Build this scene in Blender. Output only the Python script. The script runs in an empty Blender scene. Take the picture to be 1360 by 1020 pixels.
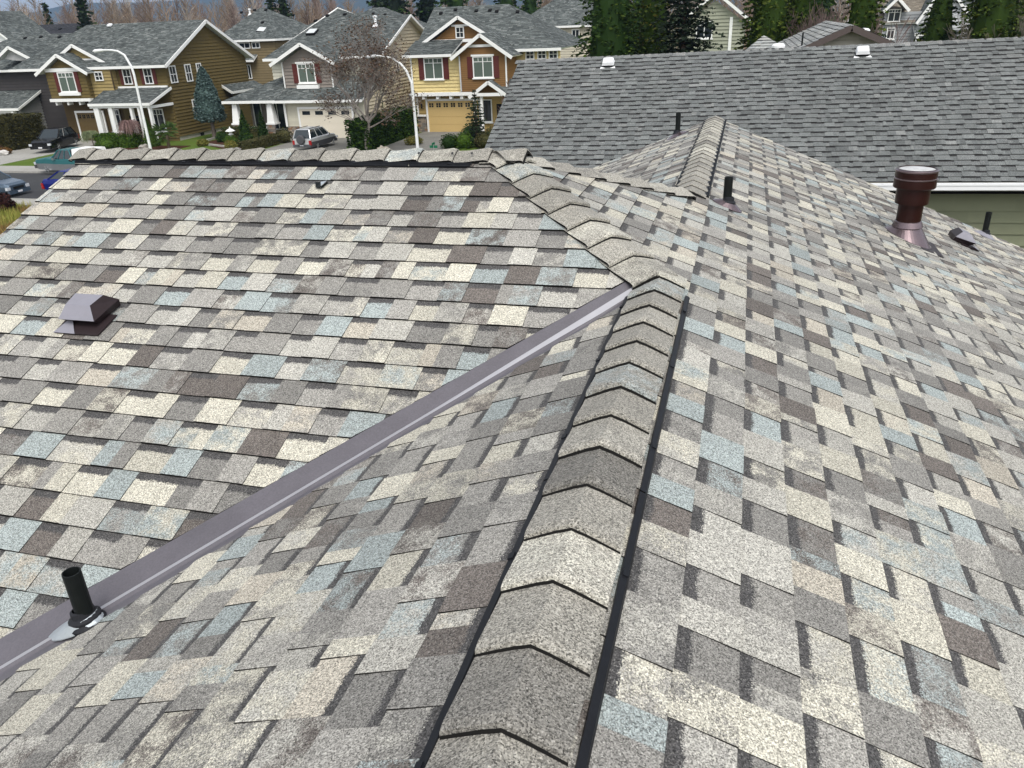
import bpy, math, random
from math import sin, cos, tan, radians, pi, sqrt, atan2
from mathutils import Vector, Matrix, noise
sc = bpy.context.scene
COL = sc.collection
V = Vector
GZ = 8.8                       # camera height above the street
T = radians(22.6)              # 5/12 roof pitch

# ---------------------------------------------------------------- materials
def nt(name):
    m = bpy.data.materials.new(name); m.use_nodes = True
    t = m.node_tree; t.nodes.clear()
    o = t.nodes.new('ShaderNodeOutputMaterial'); b = t.nodes.new('ShaderNodeBsdfPrincipled')
    t.links.new(b.outputs[0], o.inputs[0])
    return m, t, b
def N(t, kind, **kw):
    n = t.nodes.new(kind)
    for k, v in kw.items():
        if k.startswith('i_'):
            key = k[2:]
            n.inputs[int(key) if key.isdigit() else key.replace('_', ' ')].default_value = v
        else: setattr(n, k, v)
    return n
def math_(t, op, a, b=None, clamp=False):
    n = t.nodes.new('ShaderNodeMath'); n.operation = op; n.use_clamp = clamp
    for i, x in enumerate((a, b)):
        if x is None: continue
        if isinstance(x, (int, float)): n.inputs[i].default_value = x
        else: t.links.new(x, n.inputs[i])
    return n.outputs[0]
def mix(t, f, a, b, blend='MIX'):
    n = t.nodes.new('ShaderNodeMix'); n.data_type = 'RGBA'; n.blend_type = blend
    for i, x in ((0, f), (6, a), (7, b)):
        if isinstance(x, (int, float)): n.inputs[i].default_value = x
        elif isinstance(x, tuple): n.inputs[i].default_value = x if len(x) == 4 else (*x, 1)
        else: t.links.new(x, n.inputs[i])
    return n.outputs[2]
def plain(name, col, rough=.6, metal=0., var=.12, scale=3., spec=.3, bump=0., fine=0.):
    """painted / solid surface with a little soiling"""
    m, t, b = nt(name)
    tc = N(t, 'ShaderNodeTexCoord')
    n1 = N(t, 'ShaderNodeTexNoise', i_Scale=scale, i_Detail=6., i_Roughness=.65)
    t.links.new(tc.outputs['Object'], n1.inputs['Vector'])
    f = math_(t, 'MULTIPLY_ADD', n1.outputs['Fac'], var * 2); f.node.inputs[2].default_value = 1 - var
    c = mix(t, 1., (*col, 1), f, 'MULTIPLY')
    if fine:
        n2 = N(t, 'ShaderNodeTexNoise', i_Scale=scale * 30, i_Detail=2.)
        t.links.new(tc.outputs['Object'], n2.inputs['Vector'])
        g = math_(t, 'MULTIPLY_ADD', n2.outputs['Fac'], fine * 2); g.node.inputs[2].default_value = 1 - fine
        c = mix(t, 1., c, g, 'MULTIPLY')
    t.links.new(c, b.inputs['Base Color'])
    b.inputs['Roughness'].default_value = rough; b.inputs['Metallic'].default_value = metal
    b.inputs['Specular IOR Level'].default_value = spec
    if bump:
        bp = N(t, 'ShaderNodeBump', i_Strength=bump, i_Distance=.02)
        t.links.new(n1.outputs['Fac'], bp.inputs['Height']); t.links.new(bp.outputs[0], b.inputs['Normal'])
    return m

def granule_mat(name, cell=.0027, lo=.30, hi=1.72, band=True, bandcol=(.058, .056, .056), speck=.18, sheen=.05):
    """mineral granules: face colours ca/cb dissolve into each other, slots carry the printed dark band"""
    m, t, b = nt(name)
    uv = N(t, 'ShaderNodeUVMap', uv_map='UVMap')
    sep = N(t, 'ShaderNodeSeparateXYZ'); t.links.new(uv.outputs[0], sep.inputs[0])
    ob = N(t, 'ShaderNodeTexCoord')
    ca = N(t, 'ShaderNodeAttribute', attribute_name='ca'); cb = N(t, 'ShaderNodeAttribute', attribute_name='cb')
    n1 = N(t, 'ShaderNodeTexNoise', i_Scale=14., i_Detail=3., i_Roughness=.6); t.links.new(ob.outputs['Object'], n1.inputs['Vector'])
    gr = N(t, 'ShaderNodeTexWhiteNoise', noise_dimensions='3D')
    # granule cells
    vo = N(t, 'ShaderNodeTexVoronoi', i_Scale=1 / cell, i_Randomness=1.); vo.feature = 'F1'
    t.links.new(ob.outputs['Object'], vo.inputs['Vector'])
    vs = N(t, 'ShaderNodeSeparateColor'); t.links.new(vo.outputs['Color'], vs.inputs[0])
    f = math_(t, 'SUBTRACT', n1.outputs['Fac'], .5); f = math_(t, 'MULTIPLY', f, 5.)
    g2 = math_(t, 'SUBTRACT', vs.outputs[1], .5); g2 = math_(t, 'MULTIPLY', g2, 1.3)
    f = math_(t, 'ADD', f, g2); f = math_(t, 'ADD', f, .42, clamp=True)
    c = mix(t, f, ca.outputs['Color'], cb.outputs['Color'])
    if band:
        sl = math_(t, 'SUBTRACT', sep.outputs[1], math_(t, 'MULTIPLY', vs.outputs[2], .012))
        nn = math_(t, 'MULTIPLY', math_(t, 'SUBTRACT', n1.outputs['Fac'], .5), .03)
        sl = math_(t, 'ADD', sl, nn)
        lt = math_(t, 'LESS_THAN', sl, .030)
        lt = math_(t, 'MULTIPLY', lt, ca.outputs['Alpha'])
        c = mix(t, lt, c, (*bandcol, 1))
    # single-granule brightness, with black and white outliers
    p = math_(t, 'POWER', vs.outputs[0], .8)
    k = math_(t, 'MULTIPLY_ADD', p, hi - lo); k.node.inputs[2].default_value = lo
    c = mix(t, 1., c, k, 'MULTIPLY')
    w = math_(t, 'GREATER_THAN', vs.outputs[2], .90)
    c = mix(t, math_(t, 'MULTIPLY', w, speck), c, (.62, .60, .56, 1))
    n3 = N(t, 'ShaderNodeTexNoise', i_Scale=160., i_Detail=2., i_Roughness=.7); t.links.new(ob.outputs['Object'], n3.inputs['Vector'])
    q = math_(t, 'MULTIPLY_ADD', n3.outputs['Fac'], 1.7); q.node.inputs[2].default_value = .15
    c = mix(t, 1., c, q, 'MULTIPLY')
    n4 = N(t, 'ShaderNodeTexNoise', i_Scale=1.3, i_Detail=4.); t.links.new(ob.outputs['Object'], n4.inputs['Vector'])
    q = math_(t, 'MULTIPLY_ADD', n4.outputs['Fac'], .5); q.node.inputs[2].default_value = .75
    c = mix(t, 1., c, q, 'MULTIPLY')
    n5 = N(t, 'ShaderNodeTexNoise', i_Scale=5.5, i_Detail=7., i_Roughness=.75); t.links.new(ob.outputs['Object'], n5.inputs['Vector'])
    q = math_(t, 'MULTIPLY', math_(t, 'SUBTRACT', n5.outputs['Fac'], .60), 5., clamp=True)   # worn, dusty scuffs
    c = mix(t, math_(t, 'MULTIPLY', q, .30), c, (.33, .315, .28, 1))
    t.links.new(c, b.inputs['Base Color'])
    b.inputs['Roughness'].default_value = .85; b.inputs['Specular IOR Level'].default_value = .15
    b.inputs['Sheen Weight'].default_value = sheen; b.inputs['Sheen Roughness'].default_value = .6
    bp = N(t, 'ShaderNodeBump', i_Strength=.5, i_Distance=.0012)
    t.links.new(vs.outputs[0], bp.inputs['Height']); t.links.new(bp.outputs[0], b.inputs['Normal'])
    return m

def far_roof_mat(name):
    m, t, b = nt(name)
    ob = N(t, 'ShaderNodeTexCoord')
    ca = N(t, 'ShaderNodeAttribute', attribute_name='ca')
    n1 = N(t, 'ShaderNodeTexNoise', i_Scale=9., i_Detail=5., i_Roughness=.7); t.links.new(ob.outputs['Object'], n1.inputs['Vector'])
    q = math_(t, 'MULTIPLY_ADD', n1.outputs['Fac'], 1.5); q.node.inputs[2].default_value = .25
    c = mix(t, 1., ca.outputs['Color'], q, 'MULTIPLY')
    n2 = N(t, 'ShaderNodeTexNoise', i_Scale=.5, i_Detail=3.); t.links.new(ob.outputs['Object'], n2.inputs['Vector'])
    q = math_(t, 'MULTIPLY_ADD', n2.outputs['Fac'], .7); q.node.inputs[2].default_value = .65
    c = mix(t, 1., c, q, 'MULTIPLY')
    t.links.new(c, b.inputs['Base Color']); b.inputs['Roughness'].default_value = .85; b.inputs['Specular IOR Level'].default_value = .1
    return m
def attr_mat(name, rough=.8, noise_s=4., amt=.3, spec=.1):
    m, t, b = nt(name)
    ob = N(t, 'ShaderNodeTexCoord'); ca = N(t, 'ShaderNodeAttribute', attribute_name='ca')
    n1 = N(t, 'ShaderNodeTexNoise', i_Scale=noise_s, i_Detail=5., i_Roughness=.65); t.links.new(ob.outputs['Object'], n1.inputs['Vector'])
    q = math_(t, 'MULTIPLY_ADD', n1.outputs['Fac'], amt * 2); q.node.inputs[2].default_value = 1 - amt
    t.links.new(mix(t, 1., ca.outputs['Color'], q, 'MULTIPLY'), b.inputs['Base Color'])
    b.inputs['Roughness'].default_value = rough; b.inputs['Specular IOR Level'].default_value = spec
    return m
def glass_mat(name, col=(.02, .025, .03), rough=.06):
    m, t, b = nt(name)
    b.inputs['Base Color'].default_value = (*col, 1); b.inputs['Roughness'].default_value = rough
    b.inputs['Specular IOR Level'].default_value = .8
    return m

M = {}
M['shingle'] = granule_mat('tan_blend_shingle')
M['cap'] = granule_mat('cap_shingle', band=False, cell=.0031, lo=.26, hi=1.76)
M['grey_shingle'] = granule_mat('grey_shingle', cell=.004, band=True, bandcol=(.022, .022, .024), speck=.2, sheen=.0)
M['asphalt_edge_shade'] = plain('asphalt_edge_shade', (.012, .0115, .011), .9, spec=.12)  # cut asphalt black, also standing in for gap shadow at shingles and caps
M['far_roof'] = far_roof_mat('far_roof_shingle')
M['siding'] = attr_mat('painted_siding', .7, 2.5, .14)
M['stone'] = attr_mat('ledge_stone', .85, 7., .35)
M['white'] = plain('white_trim_paint', (.80, .80, .78), .5, var=.06)
M['white_metal'] = plain('white_gutter', (.82, .83, .84), .35, var=.05)
M['black_plastic'] = plain('black_vent_plastic', (.013, .014, .017), .42, var=.3, scale=20, spec=.12)
M['pipe'] = plain('black_abs_pipe', (.010, .012, .012), .4, var=.4, scale=18, spec=.12)
M['rubber'] = plain('rubber_collar', (.022, .023, .027), .55, var=.3, scale=30, spec=.12)
M['galv'] = plain('galvanised_flashing', (.46, .50, .53), .42, metal=.45, var=.25, scale=14)
M['valley'] = plain('purple_grey_painted_steel', (.112, .104, .118), .42, var=.30, scale=5, fine=.25, spec=.45, bump=.25)
M['valley_rib_lit'] = plain('purple_grey_rib_lit', (.40, .395, .42), .34, var=.1, scale=9)  # lighter than the valley steel: the rib's reflected light put into its colour
M['vent_brown'] = plain('dark_brown_vent_steel', (.030, .022, .024), .35, var=.3, scale=12, spec=.12)
M['vent_top'] = plain('mauve_grey_vent_paint', (.24, .235, .27), .35, var=.12, scale=16, fine=.08)
M['flue'] = plain('oxblood_flue_paint', (.021, .0055, .0045), .30, spec=.25, var=.3, scale=10)
M['flue_cone'] = plain('brown_cone_flashing', (.20, .155, .165), .25, metal=.8, var=.3, scale=6)
M['flue_top'] = plain('weathered_cap_plate', (.50, .50, .50), .55, var=.5, scale=22)
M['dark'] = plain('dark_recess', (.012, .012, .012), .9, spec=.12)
M['fascia_brown'] = plain('brown_fascia', (.085, .066, .060), .6)
M['glass'] = glass_mat('window_glass')
M['curtain_glass'] = glass_mat('curtained_glass', (.10, .13, .11), .15)
M['pale_glass'] = glass_mat('skylight_glass', (.62, .64, .64), .2)

# ---------------------------------------------------------------- mesh builder
class MB:
    def __init__(s): s.v = []; s.f = []; s.m = []; s.ca = []; s.cb = []; s.uv = []
    def face(s, pts, m=0, ca=(.5, .5, .5, 0), cb=None, uv=None):
        i = len(s.v); s.v += [tuple(p) for p in pts]; s.f.append(tuple(range(i, i + len(pts)))); s.m.append(m)
        s.ca.append(ca if len(ca) == 4 else (*ca, 0)); s.cb.append(cb or s.ca[-1])
        s.uv.append(uv or [(0., 1.)] * len(pts))
    def box(s, c, h, m=0, ca=(.5, .5, .5, 0), R=None):
        c = V(c); x, y, z = h; P = []
        for dx in (-1, 1):
            for dy in (-1, 1):
                for dz in (-1, 1):
                    q = V((dx * x, dy * y, dz * z)); P.append(c + (R @ q if R else q))
        for q in ((0, 1, 3, 2), (4, 6, 7, 5), (0, 4, 5, 1), (2, 3, 7, 6), (0, 2, 6, 4), (1, 5, 7, 3)):
            s.face([P[k] for k in q], m, ca)
    def rng(s, a, b, m=0, ca=(.5, .5, .5, 0)):      # box by corners
        s.box(((a[0] + b[0]) / 2, (a[1] + b[1]) / 2, (a[2] + b[2]) / 2), (abs(b[0] - a[0]) / 2, abs(b[1] - a[1]) / 2, abs(b[2] - a[2]) / 2), m, ca)
    def bar(s, a, b, w, h, m=0, ca=(.5, .5, .5, 0), up=V((0, 0, 1))):   # rectangular bar from a to b
        a = V(a); b = V(b); d = (b - a); L = d.length; d.normalize()
        sd = d.cross(up)
        if sd.length < 1e-4: sd = d.cross(V((0, 1, 0)))
        sd.normalize(); u = sd.cross(d)
        R = Matrix((d, sd, u)).transposed(); s.box((a + b) / 2, (L / 2, w / 2, h / 2), m, ca, R)
    def tube(s, pts, radii, n=12, m=0, ca=(.5, .5, .5, 0), cap=True):
        pts = [V(p) for p in pts]; rings = []
        if not isinstance(radii, (list, tuple)): radii = [radii] * len(pts)
        for i, p in enumerate(pts):
            d = (pts[min(i + 1, len(pts) - 1)] - pts[max(i - 1, 0)])
            if d.length < 1e-9: d = V((0, 0, 1))
            d.normalize()
            a = d.cross(V((0, 1, 0)) if abs(d.y) < .9 else V((1, 0, 0))).normalized(); b = d.cross(a)
            rings.append([p + (a * cos(2 * pi * k / n) + b * sin(2 * pi * k / n)) * radii[i] for k in range(n)])
        for r0, r1 in zip(rings, rings[1:]):
            for k in range(n): s.face([r0[k], r0[(k + 1) % n], r1[(k + 1) % n], r1[k]], m, ca)
        if cap: s.face(rings[0][::-1], m, ca); s.face(rings[-1], m, ca)
    def lathe(s, c, prof, n=32, m=0, ca=(.5, .5, .5, 0), ax=V((0, 0, 1)), mats=None):   # prof: (r, z)
        c = V(c); ax = ax.normalized(); a = ax.cross(V((0, 1, 0))).normalized(); b = ax.cross(a)
        R = [[c + ax * z + (a * cos(2 * pi * k / n) + b * sin(2 * pi * k / n)) * r for k in range(n)] for r, z in prof]
        for i in range(len(R) - 1):
            for k in range(n): s.face([R[i][k], R[i][(k + 1) % n], R[i + 1][(k + 1) % n], R[i + 1][k]], mats[i] if mats else m, ca)
    def build(s, name, mats, parent=None, smooth=False, merge=False):
        me = bpy.data.meshes.new(name); me.from_pydata(s.v, [], s.f)
        if not isinstance(mats, (list, tuple)): mats = [mats]
        for m in mats: me.materials.append(M[m] if isinstance(m, str) else m)
        me.polygons.foreach_set('material_index', s.m)
        for nm, data in (('ca', s.ca), ('cb', s.cb)):
            at = me.attributes.new(nm, 'FLOAT_COLOR', 'CORNER'); fl = []
            for f, c in zip(s.f, data): fl += list(c) * len(f)
            at.data.foreach_set('color', fl)
        uvl = me.uv_layers.new(name='UVMap'); fl = []
        for u in s.uv:
            for q in u: fl += [q[0], q[1]]
        uvl.data.foreach_set('uv', fl)
        if merge:
            import bmesh
            bm = bmesh.new(); bm.from_mesh(me); bmesh.ops.remove_doubles(bm, verts=bm.verts, dist=1e-5)
            bmesh.ops.recalc_face_normals(bm, faces=bm.faces); bm.to_mesh(me); bm.free()
        if smooth: me.polygons.foreach_set('use_smooth', [True] * len(me.polygons))
        me.update()
        o = bpy.data.objects.new(name, me); COL.objects.link(o)
        if parent: o.parent = parent; o.matrix_parent_inverse = Matrix.Translation(-V(parent.get('base', (0, 0, 0))))
        return o
def thing(name, label, cat, loc=(0, 0, 0), group=None):
    o = bpy.data.objects.new(name, None); COL.objects.link(o); o.location = loc; o.empty_display_size = .3
    o['label'] = label; o['category'] = cat; o['base'] = tuple(loc)
    if group: o['group'] = group
    return o
def tag(o, label, cat, group=None):
    o['label'] = label; o['category'] = cat
    if group: o['group'] = group
    return o
def struct(o, kind='structure'): o['kind'] = kind; return o

def clip(poly, P):
    """convex polygon poly clipped by convex CCW polygon P"""
    out = poly
    for i in range(len(P)):
        a, b = P[i], P[(i + 1) % len(P)]; inp = out; out = []
        if not inp: return []
        def sd(p): return (b[0] - a[0]) * (p[1] - a[1]) - (b[1] - a[1]) * (p[0] - a[0])
        for j in range(len(inp)):
            p, q = inp[j], inp[(j + 1) % len(inp)]; dp, dq = sd(p), sd(q)
            if dp >= -1e-9: out.append(p)
            if (dp > 1e-9 and dq < -1e-9) or (dp < -1e-9 and dq > 1e-9):
                k = dp / (dp - dq); out.append((p[0] + (q[0] - p[0]) * k, p[1] + (q[1] - p[1]) * k))
    cl = []
    for p in out:
        if not cl or abs(p[0] - cl[-1][0]) + abs(p[1] - cl[-1][1]) > 1e-6: cl.append(p)
    if len(cl) > 1 and abs(cl[0][0] - cl[-1][0]) + abs(cl[0][1] - cl[-1][1]) < 1e-6: cl.pop()
    return cl if len(cl) > 2 else []
def ccw(P):
    A = sum(P[i][0] * P[(i + 1) % len(P)][1] - P[(i + 1) % len(P)][0] * P[i][1] for i in range(len(P)))
    return P if A > 0 else P[::-1]

def courses(mb, org, ud, vd, polys, e, groups, thick=.008, low=.002, raised=.004, vstart=0., wob=0., und=0., slant=.0016, base=True, basecol=(.03, .03, .03, 0)):
    """lay overlapping courses down a plane: org + u*ud + v*vd, v runs down-slope"""
    org, ud, vd = V(org), V(ud).normalized(), V(vd).normalized(); n = ud.cross(vd)
    if n.z < 0 and abs(n.z) > .01: n = -n
    polys = [ccw(p) for p in polys]
    umin = min(p[0] for P in polys for p in P); umax = max(p[0] for P in polys for p in P)
    vmin = min(p[1] for P in polys for p in P); vmax = max(p[1] for P in polys for p in P)
    flip = (ud.cross(vd)).dot(n) < 0
    def P3(u, v, h): return org + ud * u + vd * v + n * h
    def undul(u, v): return und * (sin(u * 1.7 + v * .6) + .7 * sin(v * 2.3 - u * .9 + 1.3)) if und else 0.
    def add(pts, m, ca, cb, uv):
        if flip: pts = pts[::-1]; uv = uv[::-1] if uv else uv
        mb.face(pts, m, ca, cb, uv)
    if base:
        for P in polys: add([P3(u, v, -.004) for u, v in P], 1, basecol, None, None)
    k = int(math.floor((vmin - vstart) / e)); 
    while vstart + k * e < vmax:
        v0 = vstart + k * e; v1 = v0 + e; w1 = wob * sin(k * 12.9898); ph = k * 2.399
        def wv(u): return wob * (sin(u * 1.3 + ph) + .5 * sin(u * 4.1 + ph * 2)) if wob else 0.
        for (g0, g1, rs, cells, jit) in groups(k, umin, umax):
            for (c0, c1, ca, cb) in cells:
                for P in polys:
                    q = clip([(c0, v0), (c1, v0), (c1, v1), (c0, v1)], P)
                    if not q: continue
                    top = []; bot = []; uv = []; q2 = []
                    for (u, v) in q:
                        fr = (v - v0) / e; h = low + (thick - low) * fr + (raised * (.35 + .65 * fr) if rs else 0) + undul(u, v)
                        vv = v + (wv(u) + jit) * (1 if fr > .01 else 0) + (wv(u) if fr <= .01 else 0) * 0
                        top.append(P3(u, vv, h)); uv.append((u, v - v0)); q2.append((u, vv, v))
                    add(top, 0, (*ca[:3], 0. if rs else 1.), (*cb[:3], 0.), uv)
                    L = len(q)
                    for i in range(L):
                        a, b = q[i], q[(i + 1) % L]
                        if abs(a[1] - v0) < 1e-6 and abs(b[1] - v0) < 1e-6: continue
                        vert = abs(a[0] - b[0]) < 1e-6
                        if vert:
                            if abs(a[0] - c0) < 1e-6 and c0 > g0 + 1e-6: continue
                            if abs(a[0] - c1) < 1e-6 and c1 < g1 - 1e-6: continue
                            su = -slant if abs(a[0] - c0) < 1e-6 else slant
                            if not rs and raised > 0 and abs(a[0] - c0) > 1e-6 and abs(a[0] - c1) > 1e-6: su = 0
                        else: su = 0
                        isb = abs(a[1] - v1) < 1e-6 and abs(b[1] - v1) < 1e-6
                        sv = slant if isb else 0  # slant shows the black shingle edge from above, shaping in the gap shadow
                        ta, tb = top[i], top[(i + 1) % L]
                        ba = P3(q2[i][0] + su, q2[i][1] + sv, -.003); bb = P3(q2[(i + 1) % L][0] + su, q2[(i + 1) % L][1] + sv, -.003)
                        add([ta, ba, bb, tb], 1, basecol, None, None)
        k += 1

def laminated(seed, wmin, wmax, pal, shingle=1.0, psplit=.45, pblend=.5, jitter=.0015):
    """architectural laminated shingles: teeth and slots with colour drops"""
    tot = sum(w for w, c in pal)
    def pick(r):
        x = r.random() * tot
        for w, c in pal:
            x -= w
            if x <= 0: break
        k = r.uniform(.86, 1.14); return tuple(min(1, q * k) for q in c)
    def g(k, umin, umax):
        r = random.Random(seed * 1000 + k); out = []
        u = umin - r.random() * shingle - .3
        nxt = u + shingle; rs = True
        while u < umax:
            w = r.uniform(wmin, wmax); end = min(u + w, nxt)
            if nxt - end < wmin * .45: end = nxt
            a = pick(r); cells = []
            if (end - u) > wmin * 1.15 and r.random() < psplit:
                m_ = u + (end - u) * r.uniform(.35, .65); b = pick(r)
                a2 = pick(r) if r.random() < pblend else a; b2 = pick(r) if r.random() < pblend else b
                cells = [(u, m_, a, a2), (m_, end, b, b2)]
            else:
                b = pick(r) if r.random() < pblend else a; cells = [(u, end, a, b)]
            out.append((u, end, rs, cells, r.uniform(-jitter, jitter)))
            if end >= nxt - 1e-6:
                nxt = end + shingle; out.append(None) if False else None
                rs = r.random() < .6
            else: rs = not rs
            u = end
        return out
    return g
def boards(col, length=3.6, seed=1, var=.05):
    def g(k, umin, umax):
        r = random.Random(seed * 77 + k); u = umin - r.random() * length; out = []
        while u < umax:
            q = r.uniform(1 - var, 1 + var); c = tuple(x * q for x in col); out.append((u, u + length, False, [(u, u + length, c, c)], 0.)); u += length
        return out
    return g

def cap_run(mb, P, Q, n1, n2, pal, seed, expo=.2, w=.130, lift=.016, th=.024, phase=0., length=.27, ridge_r=.022):
    """bent cap shingles laid from Q towards P; their butt (exposed) ends face P"""
    P, Q, n1, n2 = V(P), V(Q), V(n1), V(n2); d = (Q - P); L = d.length; d.normalize()
    s1 = d.cross(n1).normalized(); s2 = n2.cross(d).normalized()
    if s1.z > 0: s1 = -s1
    if s2.z > 0: s2 = -s2
    up = (n1 + n2).normalized(); r = random.Random(seed); tot = sum(a for a, b in pal)
    t = phase
    while t < L:
        x = r.random() * tot
        for a, c in pal:
            x -= a
            if x <= 0: break
        kk = r.uniform(.88, 1.12); ca = tuple(q * kk for q in c) + (0,); 
        x = r.random() * tot
        for a, c2 in pal:
            x -= a
            if x <= 0: break
        cb = tuple(q * kk for q in (c2 if r.random() < .6 else c)) + (0,)
        yaw = r.uniform(-.0015, .0015); ww = w * r.uniform(.99, 1.01); lf = r.uniform(0, .003)
        def row(tt, h, hedge, sh):
            base = P + d * tt + up * h; o = []
            for (sd, nn, q) in ((s1, n1, 1.), (s1, n1, .62), (s1, n1, .3), (s1, n1, .1), (None, None, 0), (s2, n2, .1), (s2, n2, .3), (s2, n2, .62), (s2, n2, 1.)):
                if sd is None: o.append(base + up * (-.002))
                else:
                    round_ = -.004 * max(0, 1 - q * 5)
                    o.append(base + sd * (q * ww + yaw) + up * (round_) - nn * (hedge * q * q))
            return o
        e_ = min(t + length, L + .02)
        A0 = row(t, lift + th + lf, .005, 0); A1 = row(t + .02, lift + th + .0035 + lf, .005, 0); B = row(t + length * .55, lift + th * .40, .003, 0); C = row(e_, lift + .001, .003, 0)
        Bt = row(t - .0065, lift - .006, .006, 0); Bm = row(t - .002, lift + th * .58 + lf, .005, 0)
        for i in range(8):
            mb.face([A0[i], A1[i], A1[i + 1], A0[i + 1]][::-1], 0, ca, cb)
            mb.face([A1[i], B[i], B[i + 1], A1[i + 1]][::-1], 0, ca, cb)
            mb.face([B[i], C[i], C[i + 1], B[i + 1]][::-1], 0, ca, cb)
            mb.face([Bm[i], A0[i], A0[i + 1], Bm[i + 1]][::-1], 0, ca, cb)
            mb.face([Bt[i], Bm[i], Bm[i + 1], Bt[i + 1]][::-1], 1)  # black lower butt: shadow under the cap put in as colour
        for i in (0, 8):
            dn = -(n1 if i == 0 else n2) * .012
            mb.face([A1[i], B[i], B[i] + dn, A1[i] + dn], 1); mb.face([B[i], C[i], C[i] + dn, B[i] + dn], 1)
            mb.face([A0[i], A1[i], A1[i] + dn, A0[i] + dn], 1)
        t += expo * r.uniform(.97, 1.03)

# ================================================================ OUR ROOF
xr, zr, y1, y2 = -.3165, GZ - 1.126, 3.52, 5.5
tt = tan(T); ct, st = cos(T), sin(T)
hh = (y2 - y1) / 2
PK = V((xr - hh, (y1 + y2) / 2, zr + hh * tt)); P1 = V((xr, y1, zr)); P2 = V((xr, y2, zr))
XL = -4.27; YG = 9.9; YN = -3.0; XE = 5.2
nA = V((0, -st, ct)); nB = V((st, 0, ct)); nC = V((-st, 0, ct)); nN = V((0, st, ct))
TAN = [(2.6, (.405, .384, .322)), (2.4, (.330, .318, .285)), (1.7, (.262, .292, .286)), (3.0, (.178, .171, .158)), (1.5, (.112, .098, .088)), (.7, (.370, .338, .282)), (2.2, (.245, .235, .215))]
CAPP = [(2, (.285, .270, .235)), (2.4, (.225, .213, .186)), (1.4, (.37, .355, .305)), (1.1, (.150, .142, .127)), (.5, (.25, .27, .262))]
house = thing('house', 'foreground house whose hipped roof of tan, grey and blue-grey shingles fills the picture', 'house', (0, 3, 0))
E_ = .143
def slope_obj(name, org, ud, vd, polys, seed, **kw):
    mb = MB(); courses(mb, org, ud, vd, polys, E_, laminated(seed, .115, .185, TAN, psplit=.14, pblend=.48), thick=.0085, wob=.0016, und=.0018, **kw)
    return mb.build(name, ['shingle', 'asphalt_edge_shade'], house)
# main slope A: u = x - PK.x , v down toward -y
def valley_uv(q, s):      # plan offset s (C side +) at plan run q from P1
    x = xr - q + s * .7071; y = y1 - q - s * .7071
    return x, y
qe = 3.85
a0 = valley_uv(.05, -.10); a1 = valley_uv(qe, -.095)
def A_uv(x, y): return (x - PK.x, (PK.y - y) / ct)
polyA1 = [A_uv(XL, PK.y), A_uv(PK.x, PK.y), A_uv(a0[0], a0[1]), A_uv(*a1), A_uv(XL, a1[1])]
polyA2 = [A_uv(PK.x, PK.y), A_uv(P1.x, y1), A_uv(*a0)]
slope_obj('roof_slope', PK, (1, 0, 0), (0, -ct, -st), [polyA1, polyA2], 11)
# slope B: u = y , v down toward +x
def B_uv(x, y): return (y, (x - xr) / ct)
slope_obj('roof_slope', V((xr, 0, zr)), (0, 1, 0), (ct, 0, -st), [[B_uv(xr, YN), B_uv(XE, YN), B_uv(XE, YG), B_uv(xr, YG)], [B_uv(xr, y1), B_uv(xr, y2), B_uv(PK.x, PK.y)]], 23)
# slope C between the valley and the near ridge
c0 = valley_uv(0., 0.0); c1 = valley_uv(1.0, .085); c2 = valley_uv(2.0, .165); c3 = valley_uv(qe, .30)
def C_uv(x, y): return (y, (xr - x) / ct)
slope_obj('roof_slope', V((xr, 0, zr)), (0, 1, 0), (-ct, 0, -st), [[C_uv(xr, YN), C_uv(xr, y1), C_uv(*c0), C_uv(*c1), C_uv(*c2), C_uv(*c3), C_uv(c3[0], YN)]], 37)
# slope D left of the far ridge, and the hidden back slope
slope_obj('roof_slope', V((xr, 0, zr)), (0, 1, 0), (-ct, 0, -st), [[C_uv(xr, y2), C_uv(xr, YG), C_uv(xr - 3.6, YG), C_uv(xr - 3.6, y2 + 3.6)]], 41)
slope_obj('roof_slope', PK, (1, 0, 0), (0, ct, -st), [[(XL - PK.x, 0), (0, 0), (hh, hh / ct), (-2.9, (3.9) / ct), (XL - PK.x, 3.9 / ct)]], 43)

# ridge vents (black corrugated strips under the caps) and caps
def vent_strip(P, Q, side, n, w0=.118, w1=.152, h=.021):
    fins = (w1 - w0) > .025
    P, Q, side, n = V(P), V(Q), V(side), V(n); L = (Q - P).length; d = (Q - P).normalized(); mb = MB(); t = 0.; r = random.Random(3)
    while t < L:
        e = min(t + 1.2, L); dz = r.uniform(-.002, .003)
        a = P + d * t; b = P + d * (e - .006)
        q = [(w0, .006), (w0, h + dz), (w1 - .006, h + dz), (w1, h - .006), (w1, .006)]
        for i in range(len(q) - 1):
            (s0, h0), (s1, h1) = q[i], q[i + 1]
            mb.face([a + side * s0 + n * h0, b + side * s0 + n * h0, b + side * s1 + n * h1, a + side * s1 + n * h1], 0)
        # fins on the top edge
        f = t if fins else e
        while f < e:
            c = P + d * f + side * (w1 - .017) + n * (h + .001)
            R = Matrix((d, side, n)).transposed(); mb.box(c, (.0016, .009, .002), 0, R=R); f += .0085
        t = e
    # clips
    t = .25
    while t < L:
        R = Matrix((d, side, n)).transposed(); mb.box(P + d * t + side * (w1 - .012) + n * (h + .002), (.012, .007, .003), 0, R=R); t += .6
    return mb
sB = V((ct, 0, -st)); sC = V((-ct, 0, -st)); sA = V((0, -ct, -st)); sN = V((0, ct, -st))
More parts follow.
